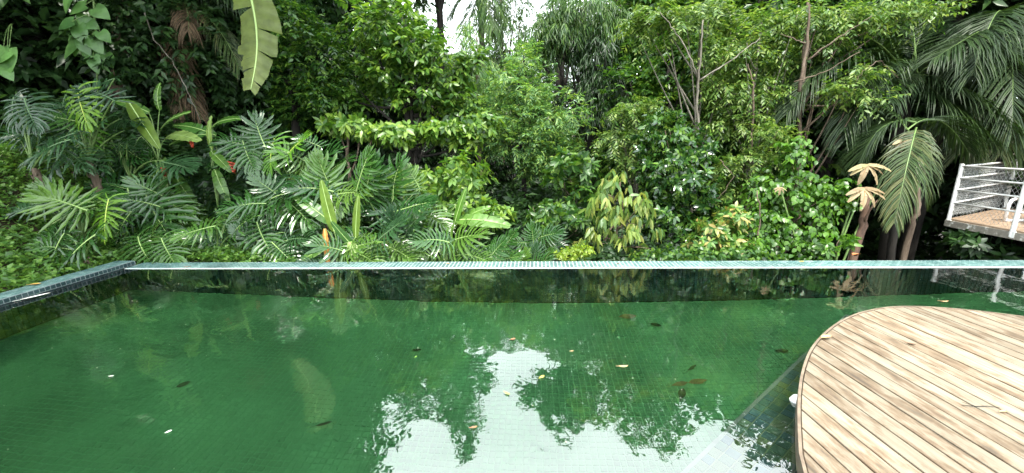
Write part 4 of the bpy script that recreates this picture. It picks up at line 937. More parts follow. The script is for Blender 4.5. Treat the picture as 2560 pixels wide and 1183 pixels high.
tree("leafy_shrub", "tiny yellow-green shrub right behind the coping beside the hanging leaves", "shrub", gx(1420, 5.35),
     [b(1425, 640, 5.3, 40, 16, 0.2), b(1455, 628, 5.3, 25, 14, 0.18)], 'cover', leaf_mat("yellow_green_leaf", [(0.12, 0.24, 0.02), (0.25, 0.36, 0.04)], 0.4, 0.4), 1.6, 0.7, group=g_sh, r0=0.012)
tree("leafy_shrub", "low shrub with whorled yellow-tipped leaves below the glossy shrub", "shrub", gx(1790, 5.7),
     [b(1790, 570, 5.8, 60, 28, 0.3), b(1830, 545, 5.9, 40, 28, 0.3), b(1760, 610, 5.6, 50, 25, 0.25), b(1840, 620, 5.6, 50, 25, 0.25)], 'whorl', leaf_mat("yellow_tipped_leaf", [(0.03, 0.11, 0.02), (0.07, 0.19, 0.03), (0.12, 0.25, 0.04), (0.36, 0.30, 0.10)], 0.38, 0.35), 1.3, 0.62, group=g_sh, r0=0.025)
tree("leafy_shrub", "low dark weeds hugging the coping below the glossy shrub", "shrub", gx(1690, 5.3),
     [b(1680, 640, 5.3, 60, 16, 0.2), b(1620, 645, 5.3, 40, 12, 0.18), b(1760, 642, 5.3, 50, 15, 0.2), b(1860, 640, 5.3, 60, 18, 0.2)], 'cover', M_BROAD, 1.6, 0.9, group=g_sh, r0=0.012)
tree("feathery_sapling", "sapling with feather-like fronds of paired leaflets left of the glossy shrub", "tree", gx(1590, 7.8),
     [b(1560, 275, 7.8, 50, 25, 0.4), b(1600, 330, 7.8, 60, 35, 0.5), b(1560, 390, 7.8, 50, 30, 0.4), b(1620, 260, 7.9, 50, 25, 0.4), b(1530, 340, 7.9, 40, 30, 0.4)], 'pinnate', M_SPRAY, 1.0, 1.0, group=g_tr, r0=0.03, upb=0.4, bark=M_BARK_PALE)
tree("pale_trunked_tree", "slender tree with a forked pale trunk and feathery crown at the top right of centre", "tree", gx(1745, 8.0),
     [b(1640, 30, 8.0, 70, 35, 0.5), b(1690, 60, 7.9, 60, 35, 0.5), b(1760, 20, 8.0, 70, 35, 0.5), b(1600, 60, 8.1, 40, 35, 0.4), b(1840, 60, 8.2, 50, 35, 0.5)], 'pinnate', M_SPRAY, 1.1, 1.15, group=g_tr, r0=0.055, bark=M_BARK_PALE, top=at(1757, 50, 8.0))
tree("spreading_tree", "open tree with airy sprays of pale leaves on thin crossing branches, upper right", "tree", gx(1880, 7.8),
     [b(1850, 130, 7.8, 80, 50, 0.6), b(1930, 60, 7.9, 80, 45, 0.6), b(1810, 220, 7.8, 70, 45, 0.6), b(1900, 230, 7.7, 80, 45, 0.6), b(1840, 300, 7.6, 80, 40, 0.5), b(1780, 130, 8.0, 50, 50, 0.5), b(1900, 330, 7.5, 60, 35, 0.5), b(1930, 150, 7.9, 60, 45, 0.5)], 'spray', M_SPRAY, 0.85, 1.0, group=g_tr, r0=0.05, bark=M_BARK_PALE, shell=0.35, lump=0.55)
tree("spreading_tree", "thin-stemmed tree with light leaf sprays over the dark palm fronds", "tree", gx(2010, 7.5),
     [b(2030, 40, 7.5, 90, 35, 0.5), b(2120, 60, 7.4, 70, 35, 0.5), b(2190, 25, 7.4, 80, 28, 0.4), b(2060, 110, 7.5, 60, 30, 0.4), b(2300, 25, 7.5, 80, 25, 0.4), b(2150, 180, 7.0, 45, 22, 0.3), b(2170, 240, 6.9, 55, 20, 0.3), b(2090, 220, 6.9, 45, 25, 0.3)], 'spray', M_SPRAY, 0.9, 1.0, group=g_tr, r0=0.055, bark=M_BARK, shell=0.35, lump=0.55, top=at(2022, -20, 7.5))
tree("vine_thicket", "column of bright heart-leaved vines climbing beside the dry brown leaves", "vine", gx(1990, 6.3),
     [b(1985, 380, 6.3, 30, 50, 0.3), b(1960, 460, 6.3, 60, 50, 0.4), b(2040, 500, 6.2, 65, 55, 0.4), b(1930, 540, 6.2, 50, 50, 0.35), b(2000, 590, 6.1, 70, 45, 0.4), b(2080, 480, 6.2, 40, 40, 0.3), b(1900, 600, 6.0, 40, 35, 0.3), b(2000, 640, 5.8, 60, 18, 0.25)], 'vine', M_VINE, 0.9, 0.95, group=g_sh, r0=0.03, upb=0.1, lump=0.6)
tree("vine_thicket", "low bright creeper between the yellow-tipped shrub and the vine column", "vine", gx(1890, 5.9),
     [b(1890, 470, 6.4, 30, 40, 0.25), b(1885, 540, 6.2, 25, 50, 0.25), b(1880, 610, 5.9, 35, 30, 0.25)], 'vine', M_VINE, 1.1, 0.8, group=g_sh, r0=0.02, upb=0.1)
tree("feathery_sapling", "shaded sapling with drooping leaf sprays in front of the right-hand dark gap", "tree", gx(1850, 7.0),
     [b(1840, 400, 7.0, 60, 35, 0.4), b(1900, 390, 6.9, 50, 30, 0.4), b(1830, 470, 7.0, 50, 40, 0.4), b(1940, 330, 6.8, 50, 30, 0.3)], 'pinnate', M_SPRAY, 0.9, 0.9, group=g_tr, r0=0.03)
tree("leafy_shrub", "dim broad-leaved plants in the shade under the white-railed platform", "shrub", gx(2440, 6.6),
     [b(2420, 605, 6.6, 40, 25, 0.3), b(2470, 630, 6.5, 55, 22, 0.3), b(2530, 640, 6.4, 40, 22, 0.3)], 'whorl', M_DARKLEAF, 1.3, 0.85, group=g_sh, r0=0.02)
tree("leafy_shrub", "pair of small bright green star-leaved seedlings beside the reddish stump", "shrub", gx(2120, 5.6),
     [b(2130, 600, 5.6, 16, 14, 0.12), b(2060, 615, 5.6, 22, 14, 0.14)], 'whorl', M_VINE, 1.6, 0.6, group=g_sh, r0=0.012)

# climbing aroid on the vine-wrapped trunk, upper left
vt = gx(325, 8.2)
cl = tree("vine_wrapped_trunk", "thick trunk wrapped in creepers with leafy curtain, upper left", "tree", vt,
     [b(320, 40, 8.2, 60, 60, 0.6), b(300, 120, 8.1, 50, 50, 0.5), b(345, 150, 8.1, 35, 50, 0.4), b(325, 200, 8.1, 22, 45, 0.3), b(250, 20, 8.3, 60, 50, 0.6), b(410, 20, 8.4, 60, 45, 0.6)], 'heart', M_DARKLEAF, 1.2, 0.55, group=g_tr, r0=0.17, bark=M_BARK, top=at(322, -200, 8.2))
HEART = heart_mesh("leaf", leaf_mat("aroid_leaf", [(0.06, 0.17, 0.05), (0.10, 0.24, 0.07)], 0.36, 0.35, 0.5, per_object=True))
ar = empty("climbing_aroid", (*gx(235, 7.4), float(terrain(*gx(235, 7.4)))), "climber with big round heart-shaped leaves hanging at the upper left", "vine")
ab = np.array(ar.location)
sp = np.array([ab, at(245, 250, 7.5), at(240, 100, 7.4), at(230, -60, 7.4)])
m = MB(); tq = np.linspace(0, 3, 20); m.tube(np.stack([np.interp(tq, np.arange(4), sp[:, i]) for i in range(3)], -1), 0.016, 6); m.build("stem", M_STALK, ar, smooth=True, loc=ab)
for px, py, L, an in [(178, 75, 36, -120), (200, 85, 34, -70), (185, 112, 36, -110), (210, 115, 30, -60), (170, 125, 34, -140), (238, 108, 36, -60), (245, 132, 38, -50), (222, 140, 36, -90), (160, 60, 30, 200), (225, 60, 30, -20), (260, 90, 26, -40), (208, 50, 30, 120), (190, 20, 34, 200), (250, 30, 34, -30), (165, 5, 34, -120), (235, 160, 30, -80), (270, 150, 26, -60)]:
    add_leaf(ar, at(240, py - 20, 7.4), px, py, 7.2 + rng.uniform(-0.15, 0.15), L * 1.25, an, me=HEART, toward=0.3, face=1.6, pr=0.006)
for px, py, L, an in [(12, 152, 50, -100), (0, 140, 40, -150), (15, 178, 34, -60)]:
    add_leaf(ar, at(30, 60, 7.2), px, py, 6.8, L * 1.15, an, me=HEART, toward=0.3, face=1.6, pr=0.006)

# dry palmate leaves on long stalks, and the reddish stump beside them
ce = empty("dry_palmate_plant", (*gx(2105, 6.0), float(terrain(*gx(2105, 6.0)))), "plant with large dry tan palmate leaves on long stalks, lower right", "plant"); cb = np.array(ce.location)
LOBE = paddle_mesh("leaflet", 21, [M_DRY, M_DRY], W=0.27, droop=0.42, tears=1, fold=0.35, n=10)
LOBE = recol([LOBE], leaf_mat("tan_leaf", [(0.22, 0.18, 0.11), (0.34, 0.29, 0.19), (0.27, 0.27, 0.13)], 0.6, 0.25, 0.3, per_object=True))[0]
def palmate(px, py, Y, Lpx, angs, tilt=0.4):
    c = at(px, py, Y); hub = empty_part = None
    m = MB(); rt = cb + np.array([0.02, 0, 0.1]); m.tube(bez(rt, (rt + c) / 2 + [-0.12, 0, 0.1], c, 12), np.linspace(0.02, 0.010, 12), 6); st = m.build("leaf_stalk", M_STALK, ce, smooth=True, loc=cb)
    for a in angs:
        mpp = np.linalg.norm(at(px + 10, py, Y) - at(px - 10, py, Y)) / 20; d = nrm(np.array([math.cos(R(a)), -tilt, 0.55 * math.sin(R(a)) - 0.15]))
        inst("leaflet", LOBE, st, frame(c - cb, d, (0, -0.7, 1), Lpx * mpp * rng.uniform(0.85, 1.15)))
palmate(2168, 412, 6.0, 54, [172, 200, 250, 300, 340, 10], 0.3)
palmate(2160, 470, 5.9, 54, [175, 215, 265, 300, 345, 10], 0.35)
palmate(1950, 468, 5.9, 19, [170, 215, 260, 300, 340], 0.45)
palmate(2260, 350, 6.3, 34, [170, 200, 250, 300, 340, 20], 0.5)
st_b = np.array([*gx(2150, 6.1), 0]); st_b[2] = float(terrain(st_b[0], st_b[1]))
stump = empty("bare_tree", st_b, "bare reddish-brown leaning tree trunk below the dry leaves", "tree")
trunk_mesh([st_b, at(2152, 580, 6.1), at(2165, 510, 6.15), at(2172, 470, 6.2)], 0.06, 0.045, [(at(2160, 560, 6.1), at(2195, 500, 6.0), 0.02, 0.008)], M_BARK_RED, "bark_trunk", stump, st_b)
st2 = np.array([*gx(2280, 6.8), 0]); st2[2] = float(terrain(st2[0], st2[1])); s2 = empty("bare_tree", st2, "thin dangling brown trunk in the dark right of the drooping frond", "tree")
trunk_mesh([st2, at(2283, 560, 6.8), at(2295, 500, 6.8), at(2290, 380, 6.9)], 0.05, 0.04, [], M_BARK, "bark_trunk", s2, st2)

# palms on the right
def palm(label, base_xy, crown, fronds, mat, trunk_r=0.14, name="palm_tree", bark=M_BARK_DARK, **kw):
    bx, by = base_xy; base = np.array([bx, by, float(terrain(bx, by))]); e = empty(name, base, label, "palm", "palms on the right")
    trunk_mesh([base, base * 0.6 + crown * 0.4, base * 0.25 + crown * 0.75, crown], trunk_r, trunk_r * 0.8, [], bark, "trunk", e, base)
    for fr in fronds:
        p1, p2 = fr[0], fr[1]; frond_obj(crown + rng.normal(0, 0.05, 3), p1, p2, e, base, fr[2] if len(fr) > 2 else mat, **{**kw, **(fr[3] if len(fr) > 3 else {})})
    return e
cr1 = at(2265, 195, 8.0)
palm("large dark palm with arching feather fronds behind the railing, upper right", gx(2255, 8.0), cr1,
     [(at(2080, 40, 7.6), at(1965, 290, 7.2)), (at(2170, 90, 7.4), at(2110, 330, 7.0)), (at(2200, 190, 7.4), at(2125, 345, 7.0)), (at(2380, 40, 7.6), at(2545, 170, 7.2)), (at(2400, 130, 7.6), at(2600, 230, 7.4)),
      (at(2350, 160, 7.4), at(2540, 330, 7.0)), (at(2330, 220, 7.4), at(2480, 350, 7.0)), (at(2200, -60, 8.2), at(2060, 60, 8.6)), (at(2320, -80, 8.2), at(2480, 20, 8.4)), (at(2260, -120, 8.4), at(2300, -60, 9.4)), (at(2150, 0, 7.8), at(2000, 150, 8.0)), (at(2420, 60, 8.2), at(2640, 120, 8.8))], M_PALM, n=52, ll=0.62, lw=0.042, hang=0.55)
cr2 = at(2475, 110, 7.2)
palm("palm with long drooping fronds at the right edge above the railing", gx(2520, 8.4), at(2520, 60, 8.0),
     [(at(2500, -40, 7.4), at(2430, 190, 7.0)), (at(2470, 60, 7.2), at(2330, 150, 7.0)), (at(2540, 60, 7.2), at(2530, 330, 6.9)), (at(2440, 200, 7.6), at(2360, 330, 7.4)), (at(2600, 120, 7.6), at(2660, 330, 7.4)), (at(2540, 260, 8.0), at(2500, 390, 7.8), M_PALM_OLD), (at(2460, 280, 8.2), at(2400, 390, 8.0), M_PALM_OLD), (at(2580, 300, 8.0), at(2640, 400, 7.8), M_PALM_OLD)], M_PALM, n=50, ll=0.62, lw=0.04, hang=0.6)
cr3 = at(2275, 330, 6.6)
palm("young palm with a yellowing frond hanging straight down left of the railing", gx(2262, 6.9), cr3,
     [(at(2285, 330, 6.0), at(2235, 560, 5.75), M_PALM_OLD, dict(n=44, ll=0.36, hang=0.6, lw=0.036)), (at(2310, 345, 6.2), at(2315, 500, 6.1), M_PALM_OLD, dict(ll=0.30, n=36)), (at(2200, 280, 6.6), at(2150, 400, 6.6)), (at(2350, 250, 6.8), at(2420, 380, 6.8)), (at(2210, 230, 6.9), at(2120, 270, 7.2))], M_PALM, trunk_r=0.06, n=46, ll=0.48, lw=0.034)
# dead fronds on the left
dp = np.array([*gx(440, 8.8), 0]); dp[2] = float(terrain(dp[0], dp[1])); dpe = empty("dead_fronded_palm", dp, "palm with dead brown fronds hanging in the dark upper left", "palm")
dcr = at(440, -20, 8.8); trunk_mesh([dp, dp * 0.5 + dcr * 0.5, dcr], 0.12, 0.1, [], M_BARK_DARK, "trunk", dpe, dp)
for p1, p2, mt in ((at(420, 130, 8.3), at(505, 300, 8.1), M_PALM_DEAD), (at(445, 150, 8.4), at(450, 300, 8.2), M_PALM_DEAD), (at(480, 20, 8.2), at(470, 80, 7.9), M_PALM_DEAD), (at(550, 40, 8.2), at(600, 175, 7.9), M_PALM_OLD), (at(380, 60, 8.6), at(400, 220, 8.4), M_PALM_DEAD), (at(540, -60, 8.4), at(620, 40, 8.0), M_PALM)):
    frond_obj(dcr, p1, p2, dpe, dp, mt, n=36, ll=0.4, lw=0.026, hang=0.8)
# palm showing against the sky gap
cp = at(1200, -10, 15.0); pb = (cp[0], 15.0)
palm("distant palm with fronds against the bright sky gap", pb, cp, [(at(1160, -30, 14.8), at(1130, 40, 14.5)), (at(1185, 10, 14.6), at(1165, 75, 14.3)), (at(1230, -30, 14.8), at(1260, 40, 14.5)), (at(1220, 0, 14.6), at(1230, 75, 14.2)), (at(1195, -60, 15.2), at(1170, -90, 15.8)), (at(1220, -70, 15.2), at(1260, -60, 15.6))], M_BAMBOO, n=44, ll=0.7, lw=0.045, hang=0.6, trunk_r=0.12, bark=M_BARK_PALE)

# bare thin branches and a dangling liana
def bare(owner, pts, r, mat):
    P = np.array([at(*q) for q in pts]); t = np.linspace(0, len(P) - 1, len(P) * 5); Q = np.stack([np.interp(t, np.arange(len(P)), P[:, i]) for i in range(3)], -1)
    Q[1:-1] += rng.normal(0, 0.008, (len(Q) - 2, 3)); m = MB(); m.tube(Q, np.linspace(r, r * 0.45, len(Q)), 6); m.build("branch", mat, owner, smooth=True, loc=np.array(owner.location))
own = {o["label"]: o for o in sc.objects if "label" in o}
o1 = own["open tree with airy sprays of pale leaves on thin crossing branches, upper right"]; o2 = own["thin-stemmed tree with light leaf sprays over the dark palm fronds"]; o3 = own["slender tree with a forked pale trunk and feathery crown at the top right of centre"]
bare(o3, [(1745, 330, 7.4), (1742, 240, 7.4), (1752, 130, 7.4), (1758, 50, 7.4)], 0.024, M_BARK_PALE); bare(o3, [(1742, 190, 7.4), (1710, 110, 7.3), (1685, 75, 7.3), (1650, 30, 7.3)], 0.014, M_BARK_PALE)
bare(o1, [(1750, 200, 7.3), (1830, 150, 7.2), (1900, 95, 7.2)], 0.016, M_BARK_PALE); bare(o1, [(1880, 330, 7.2), (1885, 220, 7.2), (1870, 160, 7.3)], 0.02, M_BARK); bare(o1, [(1800, 400, 6.6), (1835, 440, 6.5), (1780, 520, 6.5)], 0.007, M_BARK)
bare(o2, [(1998, 230, 7.0), (2018, 110, 7.0), (2024, 10, 7.0)], 0.03, M_BARK); bare(o2, [(2020, 150, 7.0), (2100, 90, 6.9), (2180, 40, 6.9)], 0.014, M_BARK); bare(o2, [(2020, 110, 7.0), (1950, 85, 6.9)], 0.010, M_BARK); bare(o2, [(1985, 205, 7.0), (2060, 180, 6.8), (2150, 130, 6.7)], 0.012, M_BARK)
bare(o2, [(2245, 195, 6.9), (2200, 150, 6.6), (2160, 175, 6.5), (2140, 200, 6.5)], 0.006, M_BARK)
li = empty("liana", at(350, 40, 8.0) * np.array([1, 1, 0]) + np.array([0, 0, float(terrain(at(350, 40, 8.0)[0], 8.0))]), "thin pale liana slanting across the dark upper left", "vine")
bare(li, [(345, -20, 7.8), (385, 100, 7.7), (430, 150, 7.7), (470, 230, 7.7), (500, 300, 7.7)], 0.012, M_BARK_PALE); bare(li, [(115, 20, 8.2), (135, 80, 8.2), (128, 150, 8.2)], 0.006, M_BARK_PALE)
# ------------------------------------------------------------------ taller forest around and behind (also what the water mirrors)
def azp(az, r, z): return np.array([r * math.sin(R(az)), r * math.cos(R(az)), z])
def blobs_at(az, r, specs):
    """specs: (daz, dr, z, rx, ry, rz)"""
    return [(azp(az + s[0], r + s[1], s[2]), np.array(s[3:6])) for s in specs]
g_f = "tall forest trees"
def tall(name, label, az, r, specs, kind, mat, cov, size=1.0, r0=0.16, bark=M_BARK_DARK, **kw):
    bl = blobs_at(az, r, specs); p = azp(az, r, 0); tp = azp(az, r, max(s[2] for s in specs))
    return tree(name, label, "tree", (p[0], p[1]), bl, kind, mat, cov, size, bark=bark, r0=r0, top=tp, group=g_f, **kw)
# slender ones that stand against the sky in the middle
tall("slender_tree", "slender tall tree with a thin straight trunk against the sky gap", -4.5, 15.0, [(0.5, 0, 5.3, 0.9, 0.9, 0.9), (-1, 0, 6.4, 0.8, 0.8, 0.7), (2.5, 0, 6.6, 0.7, 0.7, 0.7), (0, 0, 4.3, 0.9, 0.7, 0.7), (3.5, 0, 4.9, 0.7, 0.7, 0.8)], 'willow', M_BAMBOO, 0.55, 1.2, r0=0.10, bark=M_BARK)
tall("conifer_shaped_tree", "tall pointed tree mirrored dark in the middle of the water", -12.8, 14.5, [(0, 0, 11.7, 0.30, 0.30, 1.0), (0, 0, 10.2, 0.7, 0.7, 0.9), (-1.2, 0, 8.7, 0.9, 0.9, 0.9), (1.5, 0, 8.0, 1.0, 1.0, 0.8), (-2.0, 0, 7.2, 1.0, 1.0, 0.7)], 'far', M_DARKLEAF, 1.3, 1.0, r0=0.16)
tall("round_topped_tree", "tall tree with a rounded dense crown mirrored in the water right of the middle", 3.6, 14.0, [(0, 0, 9.6, 0.9, 0.9, 0.7), (-2.5, 0, 8.7, 0.9, 0.9, 0.7), (3, 0, 8.7, 0.9, 0.9, 0.7), (0.5, 0, 8.0, 1.0, 0.9, 0.6), (2.5, 0, 6.9, 0.5, 0.5, 0.5)], 'far', M_DARKLEAF, 1.4, 1.0, r0=0.15)
tall("pale_trunk_tree", "forest tree with a mottled pale trunk right of the drooping tree", 12.0, 12.5, [(-1, 0, 5.6, 0.9, 0.9, 0.8), (2, 0, 6.8, 1.0, 1.0, 0.9), (-2, 0, 7.6, 0.9, 0.9, 0.8), (1, 0, 4.4, 0.7, 0.7, 0.7)], 'broad', M_BROAD_LIGHT, 0.8, 1.2, r0=0.13, bark=M_BARK_PALE)
tall("many_stemmed_tree", "forest tree with several reddish stems behind the feathery sapling", 16.0, 11.5, [(0, 0, 6.2, 1.1, 1.0, 0.9), (3, 0, 7.4, 1.1, 1.0, 0.9), (-2, 0.5, 4.9, 0.9, 0.9, 0.7), (2, 0.5, 4.0, 0.8, 0.8, 0.6)], 'broad', M_BROAD, 1.0, 1.2, r0=0.08, bark=M_BARK_RED)
tall("bushy_tree", "bushy forest tree closing the view behind the glossy shrub", 17.5, 10.5, [(0, 0, 2.2, 1.1, 0.9, 0.9), (-4, 0, 1.2, 1.0, 0.9, 0.9), (4, 0, 1.2, 1.1, 0.9, 1.0), (2, 0, 3.3, 1.0, 0.9, 0.8), (-5, 0, 2.8, 0.8, 0.8, 0.7)], 'broad', M_BROAD, 1.2, 1.15, r0=0.10)
tall("spindly_tree", "spindly half-bare sapling left of the centre cone-shaped tree", -8.0, 11.5, [(0, 0, 3.6, 0.6, 0.6, 0.6), (-1.5, 0, 4.4, 0.5, 0.5, 0.5), (1, 0, 2.6, 0.7, 0.6, 0.6)], 'willow', M_FINE, 0.6, 1.0, r0=0.05, bark=M_BARK)
for az, r, zs, lab in ((-15.5, 17.0, (4.6, 5.6, 6.6), "far pale tree veiling the sky gap on its left side"), (-7.0, 17.5, (4.4, 5.4, 6.5), "far pale tree veiling the sky gap behind the distant palm"), (0.5, 17.0, (4.2, 5.2, 6.0), "far pale tree veiling the sky right of the slender trunk"), (3.5, 17.5, (4.0, 5.0, 5.8), "far pale tree veiling the sky beside the bamboo-like crown")):
    tall("far_tree", lab, az, r, [(rng.uniform(-1.5, 1.5), 0, z, 1.0, 1.0, 0.7) for z in zs], 'willow', M_BAMBOO, 0.5, 1.4, r0=0.08, bark=M_BARK)
tall("sky_blocking_tree", "unseen tall dark tree added beyond the left edge to block the sky", -84, 8.5, [(0, 0, 7.5, 2.0, 2.0, 1.2), (14, -0.8, 8.6, 2.0, 1.9, 1.2), (-14, -1.0, 8.6, 2.0, 1.9, 1.2), (4, -2.2, 9.4, 2.0, 1.9, 1.2)], 'canopy', M_DARKLEAF, 1.0, 0.9, r0=0.2)  # out of view, added to keep sky light off the left water
# right-hand canopy
for az, r, top, lab in ((20, 11.5, 6.1, "tall forest tree above the spreading tree, first on the right"), (27, 11.0, 5.7, "tall forest tree above the spreading tree, second on the right"), (35, 11.5, 7.2, "tall forest tree above the dark palm"), (43, 12.0, 8.6, "tall forest tree above the white railing"), (52, 12.0, 10.0, "tall forest tree beyond the right edge of the picture")):
    tall("forest_tree", lab, az, r, [(0, 0, top - 1.0, 1.3, 1.2, 1.0), (-3.5, 0, top - 2.0, 1.2, 1.2, 1.0), (3.5, 0, top - 2.3, 1.2, 1.2, 1.0), (0, 0.3, top - 3.5, 1.4, 1.2, 1.0), (-3, 0.4, top - 4.6, 1.2, 1.1, 1.0), (3, 0.4, top - 4.8, 1.3, 1.1, 1.0), (0, 0.6, top - 5.8, 1.4, 1.1, 1.0)], 'far', M_BROAD if az < 30 else M_DARKLEAF, 1.05, 1.0)
# left-hand canopy, high and dense
for az, r, top, lab in ((-37, 12.0, 11.0, "tall forest tree behind the dense dark broad-leaved tree"), (-41, 13.0, 14.0, "tall forest tree behind the banana leaf"), (-48, 13.5, 15.0, "tall forest tree behind the vine-wrapped trunk"), (-56, 14.0, 15.5, "tall forest tree at the dark upper left edge"), (-65, 13.0, 15.0, "tall forest tree beyond the left edge of the picture")):
    up_ = [(0, 0, top - 1.3, 2.2, 1.9, 1.5), (-4, 0, top - 3.3, 2.1, 1.8, 1.5), (4, 0, top - 3.6, 2.0, 1.8, 1.5), (0, 0, top - 5.6, 2.2, 1.8, 1.5), (-4, 0, top - 7.2, 1.9, 1.7, 1.4), (4, 0, top - 7.4, 1.9, 1.7, 1.4)]
    lo_ = [(-4, -0.2, 5.6, 1.9, 1.5, 1.3), (4, 0.2, 5.4, 1.9, 1.5, 1.3), (0, 0.2, 4.2, 1.8, 1.4, 1.2), (3, 0.4, 2.8, 1.8, 1.3, 1.1), (-3, 0.4, 2.6, 1.8, 1.3, 1.1), (0, 0.6, 1.6, 1.8, 1.3, 1.0)]
    lo_ += [q for q in up_ if q[2] < 7.0]; up_ = [q for q in up_ if q[2] >= 7.0]
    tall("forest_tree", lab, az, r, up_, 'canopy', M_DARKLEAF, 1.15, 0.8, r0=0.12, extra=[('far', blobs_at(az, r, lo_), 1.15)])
tall("overhanging_tree", "big dark tree leaning over the left side of the pool above the picture", -70, 8.6, [(18, -0.5, 8.2, 2.0, 1.8, 1.2), (26, -0.3, 9.4, 1.8, 1.6, 1.2), (8, -0.8, 9.0, 2.0, 1.8, 1.2), (30, 0.6, 7.4, 1.4, 1.4, 1.0), (16, -1.4, 10.4, 2.0, 1.8, 1.2)], 'canopy', M_DARKLEAF, 1.0, 0.8, r0=0.2)
# closed dark wall of trees further back: a few shapes, copied
def copy_thing(e, loc, rz, scl):
    c = e.copy(); sc.collection.objects.link(c); c.location = loc; c.rotation_euler = (0, 0, rz); c.scale = (scl, scl, scl)
    for ch in e.children:
        d = ch.copy(); sc.collection.objects.link(d); d.parent = c
    return c
proto = []
for k in range(2):
    x_, y_ = azp(-60 + 6 * k, 17, 0)[:2]
    bl = [(np.array([x_, y_, float(terrain(x_, y_))]) + np.array([rng.normal(0, 0.9), rng.normal(0, 0.5), z]), np.array([1.6, 1.4, 1.2])) for z in (0.8, 1.8, 3.0, 4.2, 5.4, 6.6)]
    proto.append(tree("background_tree", "dim dense tree deep in the forest behind the others", "tree", (x_, y_), bl, 'far', M_DARKLEAF, 1.0, 1.3, bark=M_BARK_DARK, r0=0.15, group="dim background trees"))
n_ = 0
for az, r, s in [(-68, 14, 1.3), (-52, 13.5, 1.2), (-44, 14, 1.25), (-38, 13.5, 1.2), (-31, 14, 1.15), (-25, 13.5, 1.0), (-19, 13, 0.62), (-14, 13.5, 0.50), (-9, 13, 0.48), (-4, 13, 0.5), (1, 13.5, 0.52), (6, 13, 0.55), (11, 14, 0.62), (19, 14, 1.0), (25, 13.5, 1.1), (31, 14, 1.1), (37, 14, 1.2), (43, 14.5, 1.2), (49, 14, 1.25), (56, 14, 1.3), (64, 13, 1.3), (-20, 18, 0.75), (-10, 19, 0.62), (0, 19, 0.62), (9, 19, 0.7)]:
    p = azp(az, r, 0); copy_thing(proto[n_ % 2], (p[0], p[1], float(terrain(p[0], p[1])) - 0.1), rng.uniform(0, 6.28), s); n_ += 1

# ------------------------------------------------------------------ ground cover, undergrowth
def scatter(name, n, fx, kind, mat, size=1.0, upj=0.5, lift=(0.0, 0.1)):
    pts = fx(n); z = terrain(pts[:, 0], pts[:, 1]) + rng.uniform(*lift, len(pts)); C = np.c_[pts, z]
    D = nrm(np.c_[rng.normal(0, upj, (len(pts), 2)), np.ones(len(pts))]); V, F = spray_arrays(C, D, kind, size)
    return tag(mobj(name, V, [F], mat), kind="stuff")
def lb(n):
    x = rng.uniform(-13, -5.85, n); y = rng.uniform(2.2, 9.0, n); return np.c_[x, y]
o = scatter("ground_cover", 15000, lb, 'cover', M_COVER, 1.0, 0.5, (0.0, 0.14)); tag(o, "mat of small green creeping leaves covering the left bank", "ground cover")
def lb2(n):
    x = rng.uniform(-6.2, -1.0, n); y = rng.uniform(4.95, 8.0, n); return np.c_[x, y]
o = scatter("ground_cover", 9000, lb2, 'cover', M_COVER, 0.9, 0.5, (0.0, 0.10)); tag(o, "low green creepers under the philodendrons behind the pool edge", "ground cover")
def ub(n):
    x = rng.uniform(-12, 10, n); y = rng.uniform(6.5, 13, n); k_ = (x < 4.6) | (y > 9.8); return np.c_[x, y][k_]
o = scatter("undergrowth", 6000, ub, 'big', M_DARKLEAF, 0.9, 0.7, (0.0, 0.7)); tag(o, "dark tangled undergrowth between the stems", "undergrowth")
def rb(n):
    x = rng.uniform(-1.5, 9, n); y = rng.uniform(4.95, 7.0, n); k_ = ((x < 5.2) | (y < 5.6)) & ((x < -0.9) | (x > 0.25)); return np.c_[x, y][k_]
o = scatter("undergrowth", 3200, rb, 'medium', M_DARKLEAF, 0.8, 0.7, (0.0, 0.35)); tag(o, "dark low weeds behind the right half of the pool edge", "undergrowth")
# ------------------------------------------------------------------ small things: fallen leaves, float, twig
def fallen(name, label, p, L, W, az, mat, tilt=0.15, curl=0.25, cat="leaf", group=None):
    V, F = [], []; n = 8
    for s_ in range(n + 1):
        t = s_ / n; w = W / 2 * math.sin(math.pi * min(1, t * 0.97 + 0.02)) ** 0.75; z = curl * L * (t - 0.5) ** 2; k0 = len(V)
        V += [(t * L - L / 2, w, z + tilt * w + 0.002), (t * L - L / 2, 0, z), (t * L - L / 2, -w, z + tilt * w * 1.6 + 0.002)]
        if s_: F += [[k0 - 3, k0, k0 + 1, k0 - 2], [k0 - 2, k0 + 1, k0 + 2, k0 - 1]]
    e = empty(name, p, label, cat, group); e.rotation_euler = (0, 0, az)
    mobj("blade", V, [F], mat, e, smooth=True)
    m = MB(); m.tube([(-L / 2 - 0.25 * L, 0, curl * L * 0.25 + 0.003), (-L / 2, 0, curl * L * 0.25 + 0.001), (L * 0.3, 0, 0.004)], [0.0016, 0.0016, 0.0008], 4); m.build("stalk", mat, e)
    return e
def solid_leaf(name, c1): return simple_mat(name, c1, 0.6)
TAN, REDL, YEL, BRN, DK, PALE = solid_leaf("tan_fallen", (0.42, 0.27, 0.14)), solid_leaf("russet_fallen", (0.40, 0.16, 0.09)), solid_leaf("yellow_fallen", (0.55, 0.48, 0.10)), solid_leaf("brown_fallen", (0.16, 0.09, 0.05)), solid_leaf("sodden_leaf", (0.03, 0.035, 0.02)), solid_leaf("bleached_leaf", (0.75, 0.74, 0.68))
fallen("fallen_leaf", "curled tan dry leaf lying on the deck near its rounded rim", onz(2065, 846, Z_D + 0.004), 0.10, 0.05, 0.4, TAN, 0.5, 0.5)
fallen("fallen_leaf", "small dark brown scrap of leaf in the middle of the deck", onz(2278, 861, Z_D + 0.004), 0.045, 0.022, -0.5, BRN, 0.4, 0.4)
